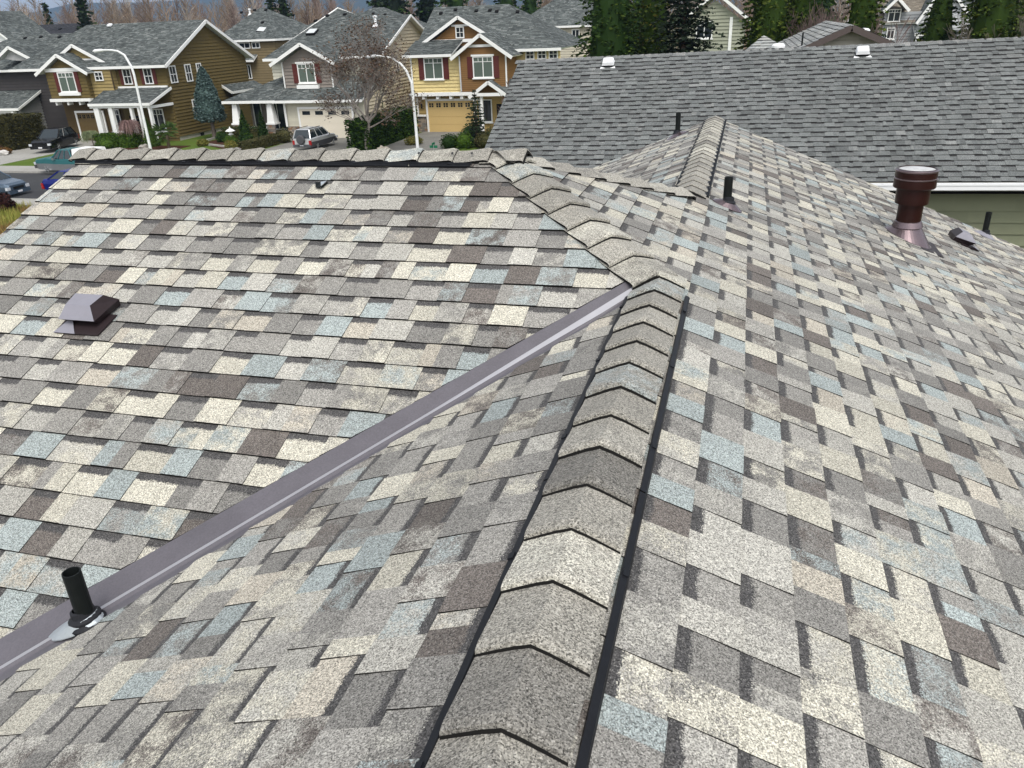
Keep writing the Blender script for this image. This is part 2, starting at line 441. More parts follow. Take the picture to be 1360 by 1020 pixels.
for a, b, sd, n, w0, w1 in ((V((xr, YN, zr)), V((xr, 3.46, zr)), sB, nB, .131, .154), (V((xr, YN, zr)), V((xr, 3.46, zr)), sC, nC, .122, .146),
                   (V((xr, y2 + .1, zr)), V((xr, YG, zr)), sB, nB, .10, .136), (V((xr, y2 + .1, zr)), V((xr, YG, zr)), sC, nC, .10, .132),
                   (V((XL, PK.y, PK.z)), V((PK.x - .18, PK.y, PK.z)), sA, nA, .10, .142), (V((XL, PK.y, PK.z)), V((PK.x - .18, PK.y, PK.z)), sN, nN, .10, .142)):
    vent_strip(a, b, sd, n, w0, w1).build('ridge_vent', 'black_plastic', house)
def caps(P, Q, n1, n2, seed, **kw):
    mb = MB(); cap_run(mb, P, Q, n1, n2, CAPP, seed, **kw); o = mb.build('ridge_cap', ['cap', 'asphalt_edge_shade'], house); return o
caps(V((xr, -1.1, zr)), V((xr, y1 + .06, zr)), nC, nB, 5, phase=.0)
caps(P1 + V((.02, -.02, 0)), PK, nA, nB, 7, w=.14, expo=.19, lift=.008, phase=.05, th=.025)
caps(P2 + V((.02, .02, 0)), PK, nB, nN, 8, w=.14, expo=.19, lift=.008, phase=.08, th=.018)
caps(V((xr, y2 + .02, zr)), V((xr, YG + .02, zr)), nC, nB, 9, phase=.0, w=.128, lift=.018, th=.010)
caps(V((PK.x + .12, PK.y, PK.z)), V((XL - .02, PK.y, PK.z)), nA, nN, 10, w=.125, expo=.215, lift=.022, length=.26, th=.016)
# valley flashing with a raised rib, its sheen painted in a lighter colour
mb = MB()
def A3(q, s, h):     # s<0: on slope A
    x, y = valley_uv(q, s)
    if s <= 0: z = PK.z - (PK.y - y) * tt; n = nA
    else: z = zr - (xr - x) * tt; n = nC
    return V((x, y, z)) + n * h
qs = [.03 + i * .2 for i in range(0, 20)]
for q0, q1 in zip(qs, qs[1:]):
    def prof(q):
        s = -.035 + .05 * q
        c = .083 * q
        return [(-.17, .002), (-.092, .0145), (-.086, .0145), (s - .020, .004), (s - .014, .012), (s + .022, .0135), (s + .034, .003), (max(c + .02, s + .04), -.0015)]
    a = prof(q0); b = prof(q1)
    for i in range(len(a) - 1):
        if i == 0: continue
        mb.face([A3(q0, *a[i]), A3(q1, *b[i]), A3(q1, *b[i + 1]), A3(q0, *a[i + 1])], 1 if i == 4 else 0)
mb.build('valley_flashing', ['valley', 'valley_rib_lit', 'vent_brown'], house)

# pipes through the roof
def plumbing_vent(base, h, r, n, flash_mat, lean=(0, 0), name='plumbing_vent', fl=(.13, .16), down=None, shift=0.):
    base = V(base); n = V(n); down = V(down); side = n.cross(down)
    mb = MB(); ax = V((lean[0], lean[1], 1)).normalized()
    mb.lathe(base - ax * .02, [(r, 0), (r, h + .02), (r * .985, h + .024), (r * .86, h + .024), (r * .84, h + .015), (r * .82, h * .4), (0.0001, h * .4)], 28, ax=ax)
    p = mb.build(name, 'pipe', house, smooth=False)
    mb = MB(); a2 = (ax + n * .6).normalized()
    mb.lathe(base + n * .004, [(r * 2.0, -.006), (r * 2.1, .012), (r * 1.75, .026), (r * 1.8, .036), (r * 1.35, .046), (r * 1.25, .066), (r * .98, .07)], 28, ax=a2)
    c = mb.build('collar', 'rubber', p, smooth=True)
    mb = MB(); k = 18; ring = [base + down * shift + n * .011 + (side * cos(2 * pi * i / k) * fl[0] * (1 if cos(2 * pi * i / k) else 1) + down * sin(2 * pi * i / k) * fl[1]) for i in range(k)]
    apex = [base + n * .040 + (side * cos(2 * pi * i / k) + down * sin(2 * pi * i / k)) * r * 1.7 for i in range(k)]
    for i in range(k): mb.face([ring[i], ring[(i + 1) % k], apex[(i + 1) % k], apex[i]], 0)
    for i in range(k): mb.face([ring[i], ring[(i + 1) % k], ring[(i + 1) % k] - n * .004, ring[i] - n * .004], 0)
    f = mb.build('flashing', flash_mat, p)
    return p, c, f
def onB(x, y, up=0.): return V((x, y, zr - (x - xr) * tt)) + nB * up
def onC(x, y, up=0.): return V((x, y, zr - (xr - x) * tt)) + nC * up
def onA(x, y, up=0.): return V((x, y, PK.z - (PK.y - y) * tt)) + nA * up
plumbing_vent(onC(-2.045, 1.622), .225, .030, nC, 'galv', fl=(.072, .125), down=sC, shift=.06)
plumbing_vent(onB(-.063, 5.62), .20, .029, nB, 'flue_cone', fl=(.08, .11), down=sB)
plumbing_vent(onB(2.665, 9.60), .26, .030, nB, 'vent_top', fl=(.10, .12), down=sB)
plumbing_vent(onC(-.717, 9.55), .26, .028, nC, 'flue_cone', fl=(.12, .13), down=sC)

# square roof vents (low hoods)
def hood(base, down, side, n, name='roof_vent', sc_=1.):
    base, down, side, n = V(base), V(down), V(side), V(n); mb = MB()
    def p(a, b, h): return base + side * a * sc_ + down * b * sc_ + n * h * sc_
    # prism hood: flat top, sloped shoulders, open beneath the lower lip
    top = [p(-.10, -.045, .108), p(.085, -.045, .108), p(.06, .045, .108), p(-.10, .045, .108)]
    mid = [p(-.125, -.085, .045), p(.125, -.085, .045), p(.105, .115, .060), p(-.130, .115, .060)]
    low = [p(-.11, -.085, .0), p(.11, -.085, .0), p(.085, .075, .010), p(-.10, .075, .010)]
    mb.face(top, 0)
    for i in range(4): mb.face([mid[i], mid[(i + 1) % 4], top[(i + 1) % 4], top[i]], 0 if i in (2, 3) else 1)
    for i in range(4): mb.face([low[i], low[(i + 1) % 4], mid[(i + 1) % 4], mid[i]], 1)
    o = mb.build(name, ['vent_top', 'vent_brown'], house)
    mb = MB(); fl = [p(-.15, .17, .012), p(.135, .17, .012), p(.145, .0, .008), p(-.15, .0, .008)]
    mb.face(fl, 0)
    for i in range(4): mb.face([fl[i], fl[(i + 1) % 4], fl[(i + 1) % 4] - n * .006, fl[i] - n * .006], 0)
    f = mb.build('flange', 'vent_brown', o)
    mb = MB(); mb.face([p(-.155, .172, .0135), p(-.012, .172, .0135), p(-.095, .062, .03)], 0)
    g = mb.build('gusset', 'vent_top', o); 
    mb = MB(); mb.lathe(p(-.088, .145, .0137), [(.006, 0), (.006, .002), (.0001, .003)], 10, ax=n); mb.build('screw', 'dark', o)
    return o
hood(onA(-3.14, 3.095, .008), sA, V((1, 0, 0)), nA, sc_=.93)
hood(onB(2.12, 8.42, .008), sB, V((0, 1, 0)), nB, sc_=1.0)
# furnace flue
fb = onB(1.445, 7.40)
mb = MB()
mb.lathe(fb - V((0, 0, .1)), [(.100, 0), (.100, .42)], 40)
flue = mb.build('flue_pipe', 'flue', house, smooth=True)
top = fb.z
mb = MB(); c = V((fb.x, fb.y, top))
mb.lathe(c, [(.098, .300), (.132, .305), (.134, .345), (.134, .435), (.104, .437)], 40); mb.build('flue_sleeve', 'flue', flue, smooth=False)
mb = MB()
mb.lathe(c, [(.100, .430), (.160, .436), (.167, .445), (.167, .510), (.170, .512), (.170, .520), (.165, .523), (.164, .572), (.168, .575), (.168, .585), (.160, .592), (.146, .596), (.142, .590)], 44, mats=[0, 0, 0, 1, 1, 1, 0, 1, 1, 1, 0, 0]); mb.build('flue_cap', ['flue', 'flue_cone'], flue)
mb = MB(); mb.lathe(c, [(.143, .588), (.08, .596), (.0001, .599)], 44); mb.build('cap_plate', 'flue_top', flue, smooth=True)
mb = MB(); mb.lathe(c, [(.098, .155), (.108, .150), (.125, .105), (.121, .098)], 40); mb.build('storm_collar', 'flue_cone', flue, smooth=True)
mb = MB(); k = 40; r0 = []; r1 = []
for i in range(k):
    a = 2 * pi * i / k; x, y = cos(a), sin(a)
    r1.append(c + V((x * .112, y * .112, .105)))
    bx, by = x * .195, y * .20; r0.append(onB(fb.x + bx + .015, fb.y + by, .012))
for i in range(k): mb.face([r0[i], r0[(i + 1) % k], r1[(i + 1) % k], r1[i]])
o = mb.build('cone_flashing', 'flue_cone', flue, smooth=True)
mb = MB(); q = [onB(fb.x - .22, fb.y - .24, .011), onB(fb.x + .28, fb.y - .24, .013), onB(fb.x + .28, fb.y + .24, .013), onB(fb.x - .22, fb.y + .24, .011)]
mb.face(q[1:3] + [onB(fb.x + .1, fb.y + .24, .012), onB(fb.x + .1, fb.y - .24, .012)]); mb.build('base_flashing', 'vent_brown', flue)
# small black bracket lifted under a shingle
mb = MB(); b0 = onA(-2.36, 4.20, .012)
X = V((1, 0, 0))
def bp(a, b, h): return b0 + X * a + sA * b + nA * h
mb.face([bp(-.035, 0, .012), bp(.0, 0, .012), bp(.012, .05, .004), bp(-.018, .045, .004)], 0)
mb.face([bp(.0, 0, .014), bp(.042, 0, .022), bp(.022, .045, .016)], 1)
mb.face([bp(-.018, .045, .004), bp(.012, .05, .004), bp(.022, .05, .012), bp(.0, 0, .012)], 0)
mb.face([bp(.022, .048, .015), bp(.045, 0, .018), bp(.045, 0, .004), bp(.022, .05, .0)], 0)
mb.build('roof_bracket', ['pipe', 'galv'], house)
# nail heads on two ridge caps near its end
for px in (-1.62, -1.50, -1.83):
    mb = MB(); mb.lathe(V((px, PK.y, PK.z)) + sA * .055 + nA * .046, [(.008, 0), (.008, .002), (.0001, .003)], 10, ax=nA); mb.build('nail_head', 'rubber', house)
# walls and fascias of our own house
mb = MB()
wt = zr - (XE - .5 - xr) * tt
def wall_poly(pts, th, nrm, m=0, ca=(.5, .5, .5, 0)):
    pts = [V(p) for p in pts]; nrm = V(nrm)
    mb.face(pts, m, ca); mb.face([p - nrm * th for p in pts][::-1], m, ca)
    for i in range(len(pts)): mb.face([pts[i], pts[i] - nrm * th, pts[(i + 1) % len(pts)] - nrm * th, pts[(i + 1) % len(pts)]], m, ca)
gz = lambda x: zr - abs(x - xr) * tt - .06
wall_poly([(xr - 3.5, YG - .3, 0), (XE - .4, YG - .3, 0), (XE - .4, YG - .3, gz(XE - .4)), (xr, YG - .3, gz(xr)), (xr - 3.5, YG - .3, gz(xr - 3.5))], .15, (0, 1, 0))
mb.build('wall', plain('house_siding_beige', (.42, .39, .33), .8), house)
mb = MB(); gA = lambda y: PK.z - abs(PK.y - y) * tt - .06
wall_poly([(XL + .3, -.9, 0), (XL + .3, 8.4, 0), (XL + .3, 8.4, gA(8.4)), (XL + .3, PK.y, gA(PK.y)), (XL + .3, -.9, gA(-.9))], .15, (-1, 0, 0))
mb.build('wall', plain('house_siding_beige_side', (.42, .39, .33), .8), house)
mb = MB(); wall_poly([(XE - .45, YN, 0), (XE - .45, YG - .3, 0), (XE - .45, YG - .3, gz(XE - .4)), (XE - .45, YN, gz(XE - .4))], .15, (1, 0, 0))
mb.build('wall', plain('house_siding_beige_long', (.42, .39, .33), .8), house)
for a, b, n in ((V((XL, PK.y, PK.z)), V((XL, -.9, gA(-.9) + .06)), nA), (V((XL, PK.y, PK.z)), V((XL, 8.4, gA(8.4) + .06)), nN), (V((xr, YG, zr)), V((XE, YG, zr - (XE - xr) * tt)), nB), (V((xr, YG, zr)), V((xr - 3.6, YG, zr - 3.6 * tt)), nC)):
    mb = MB(); mb.bar(a - n * .10, b - n * .10, .03, .17, up=n); mb.build('fascia', 'white', house)

# ================================================================ NEIGHBOUR'S GREY ROOF
nb = thing('neighbour_house', 'green-sided house next door under a long roof of weathered grey shingles', 'house', (3, 17.75, 0))
NT = radians(26.57); NY, NZ = 17.75, GZ - .685; nct, nst = cos(NT), sin(NT); NX0, NX1 = -4.66, 13.; NL = 4.27
GREY = [(3, (.116, .124, .123)), (2, (.138, .147, .145)), (1.5, (.092, .098, .098)), (.35, (.17, .176, .172)), (1.5, (.126, .132, .131))]
mb = MB()
courses(mb, V((0, NY, NZ)), (1, 0, 0), (0, -nct, -nst), [[(NX0, 0), (NX1, 0), (NX1, NL), (NX0, NL)]], .143, laminated(61, .09, .26, GREY, jitter=.004), thick=.011, raised=.006, wob=.002, und=.003)
mb.build('roof_slope', ['grey_shingle', 'asphalt_edge_shade'], nb)
mb = MB()
courses(mb, V((0, NY, NZ)), (1, 0, 0), (0, nct, -nst), [[(NX0, 0), (NX1, 0), (NX1, NL), (NX0, NL)]], .286, laminated(62, .2, .5, GREY), thick=.011, raised=.006)
mb.build('roof_slope', ['grey_shingle', 'asphalt_edge_shade'], nb)
mb = MB(); GCAP = [(1, (.15, .155, .155)), (1, (.19, .19, .185)), (1, (.12, .125, .125))]
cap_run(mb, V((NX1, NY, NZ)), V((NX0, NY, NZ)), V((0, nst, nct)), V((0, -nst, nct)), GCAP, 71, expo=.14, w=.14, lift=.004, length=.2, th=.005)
mb.build('ridge_cap', ['grey_shingle', 'asphalt_edge_shade'], nb)
ey = NY - NL * nct; ez = NZ - NL * nst
mb = MB(); mb.rng((NX0, ey - .115, ez - .105), (NX1, ey - .005, ez - .02)); mb.rng((NX0, ey - .125, ez - .035), (NX1, ey - .10, ez - .008)); mb.rng((NX0, ey + .0, ez - .14), (NX1, ey + .02, ez - .015))
mb.build('gutter', 'white_metal', nb)
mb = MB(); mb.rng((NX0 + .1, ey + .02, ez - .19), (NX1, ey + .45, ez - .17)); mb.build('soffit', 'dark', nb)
def siding(parent, org, ud, polys, col, e=.2, seed=1, name='wall', th=.012, corner=None, vd=(0, 0, -1), mat='siding'):
    mb = MB(); courses(mb, org, ud, vd, polys, e, boards(col, seed=seed), thick=th, low=.001, raised=0, slant=0, base=True, basecol=(*[c * .9 for c in col], 0))
    return mb.build(name, [mat, mat], parent)
def P_(x): return V(x)
o = siding(nb, V((0, ey + .45, ez - .17)), (-1, 0, 0), [[(-NX0 - .4, 0), (-NX1, 0), (-NX1, ez - .17), (-NX0 - .4, ez - .17)]], (.235, .250, .165), e=.19, seed=5, th=.03)
o = siding(nb, V((NX0 + .4, 0, NZ)), (0, 1, 0), [[(NY - 3.3, 1.9), (NY, .25), (NY + 3.3, 1.9), (NY + 3.3, NZ), (NY - 3.3, NZ)]], (.235, .250, .165), e=.18, seed=6)
mb = MB(); mb.bar((NX0 + .05, NY, NZ - .16), (NX0 + .05, ey, ez - .16), .03, .16, up=V((0, -nst, nct))); mb.build('fascia', 'white', nb)
def white_vent(parent, base, down, n, s=1.):
    mb = MB(); side = V((1, 0, 0)); base = V(base)
    def p(a, b, h): return base + side * a * s + V(down) * b * s + V(n) * h * s
    lo = [p(-.13, -.09, .04), p(.13, -.09, .04), p(.13, .10, .055), p(-.13, .10, .055)]
    hi = [p(-.11, -.08, .13), p(.11, -.08, .13), p(.11, .085, .12), p(-.11, .085, .12)]
    tp = [p(-.08, -.06, .15), p(.08, -.06, .15), p(.08, .06, .142), p(-.08, .06, .142)]
    mb.face(tp, 0); mb.face(lo[::-1], 1)
    for A, B, m in ((lo, hi, 0), (hi, tp, 0)):
        for i in range(4): mb.face([A[i], A[(i + 1) % 4], B[(i + 1) % 4], B[i]], m)
    nk = [p(-.10, -.08, 0), p(.10, -.08, 0), p(.10, .06, 0), p(-.10, .06, 0)]
    for i in range(4): mb.face([nk[i], nk[(i + 1) % 4], lo[(i + 1) % 4], lo[i]], 1)
    for sx in (-1, 1): mb.face([p(sx * .15, .06, .014), p(sx * .05, .13, .014), p(sx * .17, .15, .014)], 0)
    return mb.build('roof_vent', ['white_metal', 'dark'], parent)
dn = V((0, -nct, -nst)); nn_ = V((0, -nst, nct))
white_vent(nb, V((-2.66, NY, NZ)) + dn * .36, dn, nn_, .95); white_vent(nb, V((2.22, NY, NZ)) + dn * .36, dn, nn_, .95)
nb.rotation_euler = (0, -.016, 0)
# ================================================================ THE STREET
class Fc:
    """maps (a, z, out) on a wall plane to the world"""
    def __init__(s, facing, c, off=0.): s.f = facing; s.c = c + off * {'-y': -1, '+y': 1, '+x': 1, '-x': -1}[facing]
    def __call__(s, a, z, out=0.):
        return {'-y': V((a, s.c - out, z)), '+y': V((a, s.c + out, z)), '+x': V((s.c + out, a, z)), '-x': V((s.c - out, a, z))}[s.f]
    def box(s, mb, a0, a1, z0, z1, o0, o1, m=0, ca=(.5, .5, .5, 0)):
        p, q = s(a0, z0, o0), s(a1, z1, o1); mb.rng(p, q, m, ca)
def wallp(parent, facing, c, poly, col, e=.28, seed=1, name='wall', mat='siding', th=.075):
    Z = max(p[1] for p in poly); sg = {'-y': -1, '+y': 1, '+x': -1, '-x': 1}[facing]
    ud = {'-y': (-1, 0, 0), '+y': (1, 0, 0), '+x': (0, -1, 0), '-x': (0, 1, 0)}[facing]
    org = V((0, c, Z)) if 'y' in facing else V((c, 0, Z))
    mb = MB(); courses(mb, org, ud, (0, 0, -1), [[(sg * a, Z - z) for a, z in poly]], e, boards(col, seed=seed), thick=th, low=.002, raised=0, slant=0, basecol=(*col, 0))
    return mb.build(name, [mat, mat], parent)
RG = [(3, (.108, .120, .117)), (2, (.138, .152, .148)), (2, (.080, .090, .088)), (1, (.175, .188, .182))]
RD = [(1, (.045, .047, .055)), (1, (.055, .057, .065))]
RT = [(2, (.34, .35, .34)), (2, (.29, .30, .30)), (1, (.38, .38, .36))]
RB = [(1, (.20, .175, .14)), (1, (.24, .21, .17))]
def roofp(parent, pts, seed, pal=RG, e=.22, seg=(.25, .6), fascia=(), fcol='white', th=.14, name='roof', fh=.22, soff='white'):
    pts = [V(p) for p in pts]; n = (pts[1] - pts[0]).cross(pts[2] - pts[0]).normalized()
    if n.z < 0: n = -n
    vd = V((n.x * n.z, n.y * n.z, n.z * n.z - 1)).normalized(); ud = n.cross(vd).normalized()
    top = max(pts, key=lambda p: p.z)
    P = [((p - top).dot(ud), (p - top).dot(vd)) for p in pts]
    mb = MB(); courses(mb, top, ud, vd, [P], e, laminated(seed, seg[0], seg[1], pal, shingle=2.0, jitter=.006), thick=.022, raised=.012, low=.004)
    mb.face([p - n * th for p in pts], 2)
    for i in range(len(pts)):
        a, b = pts[i], pts[(i + 1) % len(pts)]; mb.face([a, b, b - n * th, a - n * th], 2)
    o = mb.build(name, ['far_roof', 'asphalt_edge_shade', soff], parent)
    c = sum(pts, V()) / len(pts)
    for i in fascia:
        a, b = pts[i], pts[(i + 1) % len(pts)]; m2 = MB(); d = (b - a).normalized(); out = (c - a); out -= d * out.dot(d); out.z = 0; out = -out.normalized() if out.length > 1e-3 else V((0, 0, 0))
        m2.bar(a - V((0, 0, fh * .42)) + out * .035, b - V((0, 0, fh * .42)) + out * .035, .06, fh); m2.build('fascia', fcol, parent)
    return o
def window(parent, facing, c, a0, a1, z0, z1, kind='double', sill=True, head=False, shut=None, glass='glass', trim=.09, grid=True):
    F = Fc(facing, c, .06); mb = MB(); t = trim; am = (a0 + a1) / 2; zm = (z0 + z1) / 2
    F.box(mb, a0 - t, a0, z0, z1, 0, .07); F.box(mb, a1, a1 + t, z0, z1, 0, .07)
    F.box(mb, a0 - t, a1 + t, z1, z1 + t, 0, .075); F.box(mb, a0 - t, a1 + t, z0 - t, z0, 0, .08)
    s = .022
    if kind in ('double',): F.box(mb, am - .035, am + .035, z0, z1, .02, .06)
    if kind == 'hung': F.box(mb, a0, a1, zm - .03, zm + .03, .02, .06)
    if grid:
        if kind == 'double':
            F.box(mb, a0, a1, z1 - (z1 - z0) * .22 - s, z1 - (z1 - z0) * .22 + s, .02, .05)
            for k in (.25, .75): F.box(mb, a0 + (a1 - a0) * k - s * .7, a0 + (a1 - a0) * k + s * .7, z1 - (z1 - z0) * .22, z1, .02, .05)
        if kind == 'hung': F.box(mb, am - s, am + s, z0, z1, .02, .05)
        if kind == 'four': F.box(mb, am - s, am + s, z0, z1, .02, .05); F.box(mb, a0, a1, zm - s, zm + s, .02, .05)
    if sill: F.box(mb, a0 - t * 1.8, a1 + t * 1.8, z0 - t * 2.0, z0 - t, 0, .14)
    if head: F.box(mb, a0 - t * 2.2, a1 + t * 2.2, z1 + t, z1 + t * 2.6, 0, .12)
    w = mb.build('window', 'white', parent)
    mb = MB(); F.box(mb, a0, a1, z0, z1, .0, .028); mb.build('pane', glass, w)
    if shut:
        for lo, hi in ((a0 - t - shut, a0 - t - .02), (a1 + t + .02, a1 + t + shut)):
            mb = MB(); F.box(mb, lo, hi, z0 - .1, z1 + .08, 0, .045)
            z = z0 - .02
            while z < z1: F.box(mb, lo + .06, hi - .06, z, z + .05, .04, .055); z += .11
            mb.build('shutter', 'shutter', parent)
    return w
M['shutter'] = plain('oxblood_shutter', (.10, .022, .018), .6, var=.15)
def garage(parent, facing, c, a0, a1, z0, z1, mat, lites=7, grid=True):
    F = Fc(facing, c, .07); mb = MB(); n = 4; h = (z1 - z0) / n
    for i in range(n):
        F.box(mb, a0, a1, z0 + i * h + .012, z0 + (i + 1) * h - .012, -.04, .0)
    F.box(mb, a0, a1, z0, z1, -.05, -.02)
    d = mb.build('garage_door', mat, parent)
    w = (a1 - a0) / lites
    for i in range(lites):
        mb = MB(); x0 = a0 + i * w + w * .2; x1 = a0 + (i + 1) * w - w * .2
        F.box(mb, x0, x1, z1 - h * .80, z1 - h * .28, .0, .008); mb.build('lite', 'glass', d)
    if grid:
        mb = MB()
        for i in range(lites):
            xm = a0 + (i + .5) * w; F.box(mb, xm - .025, xm + .025, z1 - h * .8, z1 - h * .28, .006, .02); F.box(mb, xm - w * .3, xm + w * .3, z1 - h * .56, z1 - h * .52, .006, .02)
        mb.build('muntin', mat, d)
    mb = MB(); t = .16
    F.box(mb, a0 - t, a0, z0, z1, -.02, .07); F.box(mb, a1, a1 + t, z0, z1, -.02, .07); F.box(mb, a0 - t, a1 + t, z1, z1 + t * 1.1, -.02, .08)
    mb.build('garage_trim', 'white', parent)
def trimbox(parent, facing, c, a0, a1, z0, z1, o0=0., o1=.05, name='trim_board', mat='white'):
    mb = MB(); Fc(facing, c, .05).box(mb, a0, a1, z0, z1, o0, o1); return mb.build(name, mat, parent)
def gable_front(parent, y, apex, left, right, depth, seed, col=None, band=None, fw=.26, over=.0, pal=RG):
    """street-facing gable: two roof planes with deep white bargeboards"""
    ax, az = apex
    for i, (fx, fz) in enumerate((left, right)):
        roofp(parent, [(ax, y, az), (fx, y, fz), (fx, y + depth, fz), (ax, y + depth, az)], seed + i, pal, th=.1)
        mb = MB(); mb.bar((ax, y - .03, az - fw * .5), (fx, y - .03, fz - fw * .5), .07, fw, up=V((0, -1, 0)).cross(V((fx - ax, 0, fz - az)).normalized())); mb.build('bargeboard', 'white', parent)
def roof_pipe(parent, p, h=.5, r=.06, mat='white_metal', name='roof_pipe'):
    mb = MB(); p = V(p); mb.lathe(p - V((0, 0, .15)), [(r, 0), (r, h + .15), (r * 1.7, h + .15), (r * 1.7, h + .28), (.0001, h + .32)], 10); mb.lathe(p - V((0, 0, .1)), [(r * 3, 0), (r * 1.2, .25)], 10)
    mb.build(name, mat, parent)
def roof_box(parent, p, n, s=.25, mat='dark', name='roof_vent'):
    p = V(p); n = V(n).normalized(); a = n.cross(V((0, 1, 0))).normalized(); b = n.cross(a); R = Matrix((a, b, n)).transposed(); mb = MB(); mb.box(p + n * .09, (s * .5, s * .5, .06), 0, R=R); mb.box(p + n * .03, (s * .36, s * .36, .04), 0, R=R); mb.build(name, mat, parent)
def skylight(parent, p, n, w=.6, l=.9):
    p = V(p); n = V(n).normalized(); a = V((1, 0, 0)); b = n.cross(a).normalized(); a = b.cross(n); R = Matrix((a, b, n)).transposed()
    mb = MB(); mb.box(p + n * .10, (w, l * .62, .12), 0, R=R); o = mb.build('skylight', 'dark', parent)
    mb = MB(); mb.box(p + n * .225, (w * .9, l * .54, .02), 0, R=R); mb.build('pane', 'pale_glass', o)
def stone(parent, facing, c, a0, a1, z0, z1, out=.12, seed=1, name='stone_pier'):
    F = Fc(facing, c); mb = MB(); r = random.Random(seed); z = z0; F.box(mb, a0 + .02, a1 - .02, z0, z1, -.1, out - .03, 0, (.12, .10, .08, 0))
    while z < z1 - .02:
        h = min(r.uniform(.10, .2), z1 - z); a = a0
        while a < a1 - .02:
            w = min(r.uniform(.18, .45), a1 - a); k = r.random()
            cc = (.30, .25, .20) if k < .4 else ((.20, .185, .17) if k < .75 else (.26, .15, .09))
            F.box(mb, a + .01, a + w - .01, z + .01, z + h - .01, -.05, out + r.uniform(-.02, .02), 0, (*cc, 0)); a += w
        z += h
    return mb.build(name, 'stone', parent)
OLIVE = (.132, .098, .038); OLIVE_L = (.30, .23, .10); TANW = (.62, .58, .45); GREYB = (.235, .205, .18)

# ---- olive brown house
hs = thing('brown_house', 'olive brown house with a tall right gable, white trim and dark red shutters', 'house', (-55, 66, 0))
roofp(hs, [(-48.45, 62.25, 6.4), (-48.45, 69.15, 9.9), (-61.7, 69.15, 9.9), (-65.4, 62.25, 6.4)], 101, fascia=(3,))
roofp(hs, [(-48.45, 76.05, 6.4), (-48.45, 69.15, 9.9), (-61.7, 69.15, 9.9), (-65.4, 76.05, 6.4)], 102)
roofp(hs, [(-65.4, 62.25, 6.4), (-61.7, 69.15, 9.9), (-65.4, 76.05, 6.4)], 103)
for a, b in (((-48.42, 62.2, 6.27), (-48.42, 69.15, 9.77)), ((-48.42, 69.15, 9.77), (-48.42, 76.1, 6.27))):
    mb = MB(); mb.bar(a, b, .07, .27, up=V((0, 0, 1))); mb.build('bargeboard', 'white', hs)
wallp(hs, '+x', -49., [(62.9, .35), (75.3, .35), (75.3, 6.45), (69.15, 9.6), (62.9, 6.45)], OLIVE, seed=3)
wallp(hs, '-y', 62.9, [(-54.4, 0), (-49., 0), (-49., 6.4), (-54.4, 6.4)], OLIVE, seed=4)
wallp(hs, '-y', 62.4, [(-57.1, 3.4), (-54.3, 3.4), (-54.3, 6.4), (-57.1, 6.4)], OLIVE_L, seed=5)
wallp(hs, '+x', -54.3, [(62.4, 3.4), (62.9, 3.4), (62.9, 6.4), (62.4, 6.4)], OLIVE_L, seed=6)
wallp(hs, '-y', 61.9, [(-61.0, 3.75), (-56.7, 3.75), (-56.7, 6.1), (-58.85, 7.3), (-61.0, 6.1)], OLIVE, seed=7)
wallp(hs, '+x', -56.7, [(61.9, 3.75), (62.4, 3.75), (62.4, 6.1), (61.9, 6.1)], OLIVE, seed=8)
wallp(hs, '-y', 63.2, [(-61.2, 0), (-54.4, 0), (-54.4, 3.8), (-61.2, 3.8)], (.09, .062, .028), seed=9)
wallp(hs, '+y', 75.3, [(-65, 0), (-49., 0), (-49., 6.4), (-65, 6.4)], OLIVE, seed=19)
gable_front(hs, 61.4, (-58.85, 7.62), (-61.7, 6.02), (-56.0, 6.02), 3.4, 110)
gable_front(hs, 63.0, (-58.4, 8.35), (-60.6, 7.2), (-55.2, 6.75), 3.0, 112)
wallp(hs, '-y', 63.4, [(-60.2, 7.1), (-55.7, 6.8), (-58.4, 8.2)], OLIVE_L, seed=10)
trimbox(hs, '-y', 63.35, -58.3, -56.1, 6.95, 7.1, 0, .06)
trimbox(hs, '-y', 61.85, -60.9, -56.8, 6.12, 6.42, 0, .08, 'pediment_band')
trimbox(hs, '-y', 61.9, -61.1, -56.6, 3.6, 3.85, -.2, .2, 'belt_board')
for x in (-60.6, -59.3, -58.0, -56.9): trimbox(hs, '-y', 62.1, x - .09, x + .09, 3.3, 3.58, -.3, .25, 'corbel')
garage(hs, '-y', 63.1, -59.8, -56.9, 0, 2.5, plain('olive_garage_paint', (.125, .085, .032), .6), lites=6)
window(hs, '-y', 61.88, -59.55, -57.95, 4.5, 6.0, 'double', shut=.42, glass='curtain_glass')
trimbox(hs, '-y', 61.85, -59.9, -57.6, 4.12, 4.36, 0, .16, 'flower_box')
window(hs, '-y', 62.38, -56.0, -55.3, 5.35, 5.95, 'four', sill=False)
window(hs, '-y', 62.88, -53.4, -52.7, 4.95, 6.1, 'hung', shut=.36, sill=False); window(hs, '-y', 62.88, -51.2, -50.5, 4.95, 6.1, 'hung', shut=.36, sill=False)
for a0, a1, z0, z1, k in ((63.25, 64.0, 4.95, 6.2, 'hung'), (65.45, 66.15, 4.9, 6.2, 'hung'), (67.15, 67.7, 5.42, 6.2, 'hung'), (65.55, 66.3, 2.15, 3.2, 'four')):
    window(hs, '+x', -48.98, a0, a1, z0, z1, k, sill=False)
trimbox(hs, '-y', 62.9, -55.4, -49.1, 4.5, 4.72, 0, .12)
roofp(hs, [(-55.2, 59.7, 3.55), (-48.8, 59.7, 3.55), (-48.8, 62.85, 4.6), (-55.6, 62.85, 4.6)], 120, fascia=(0, 1))
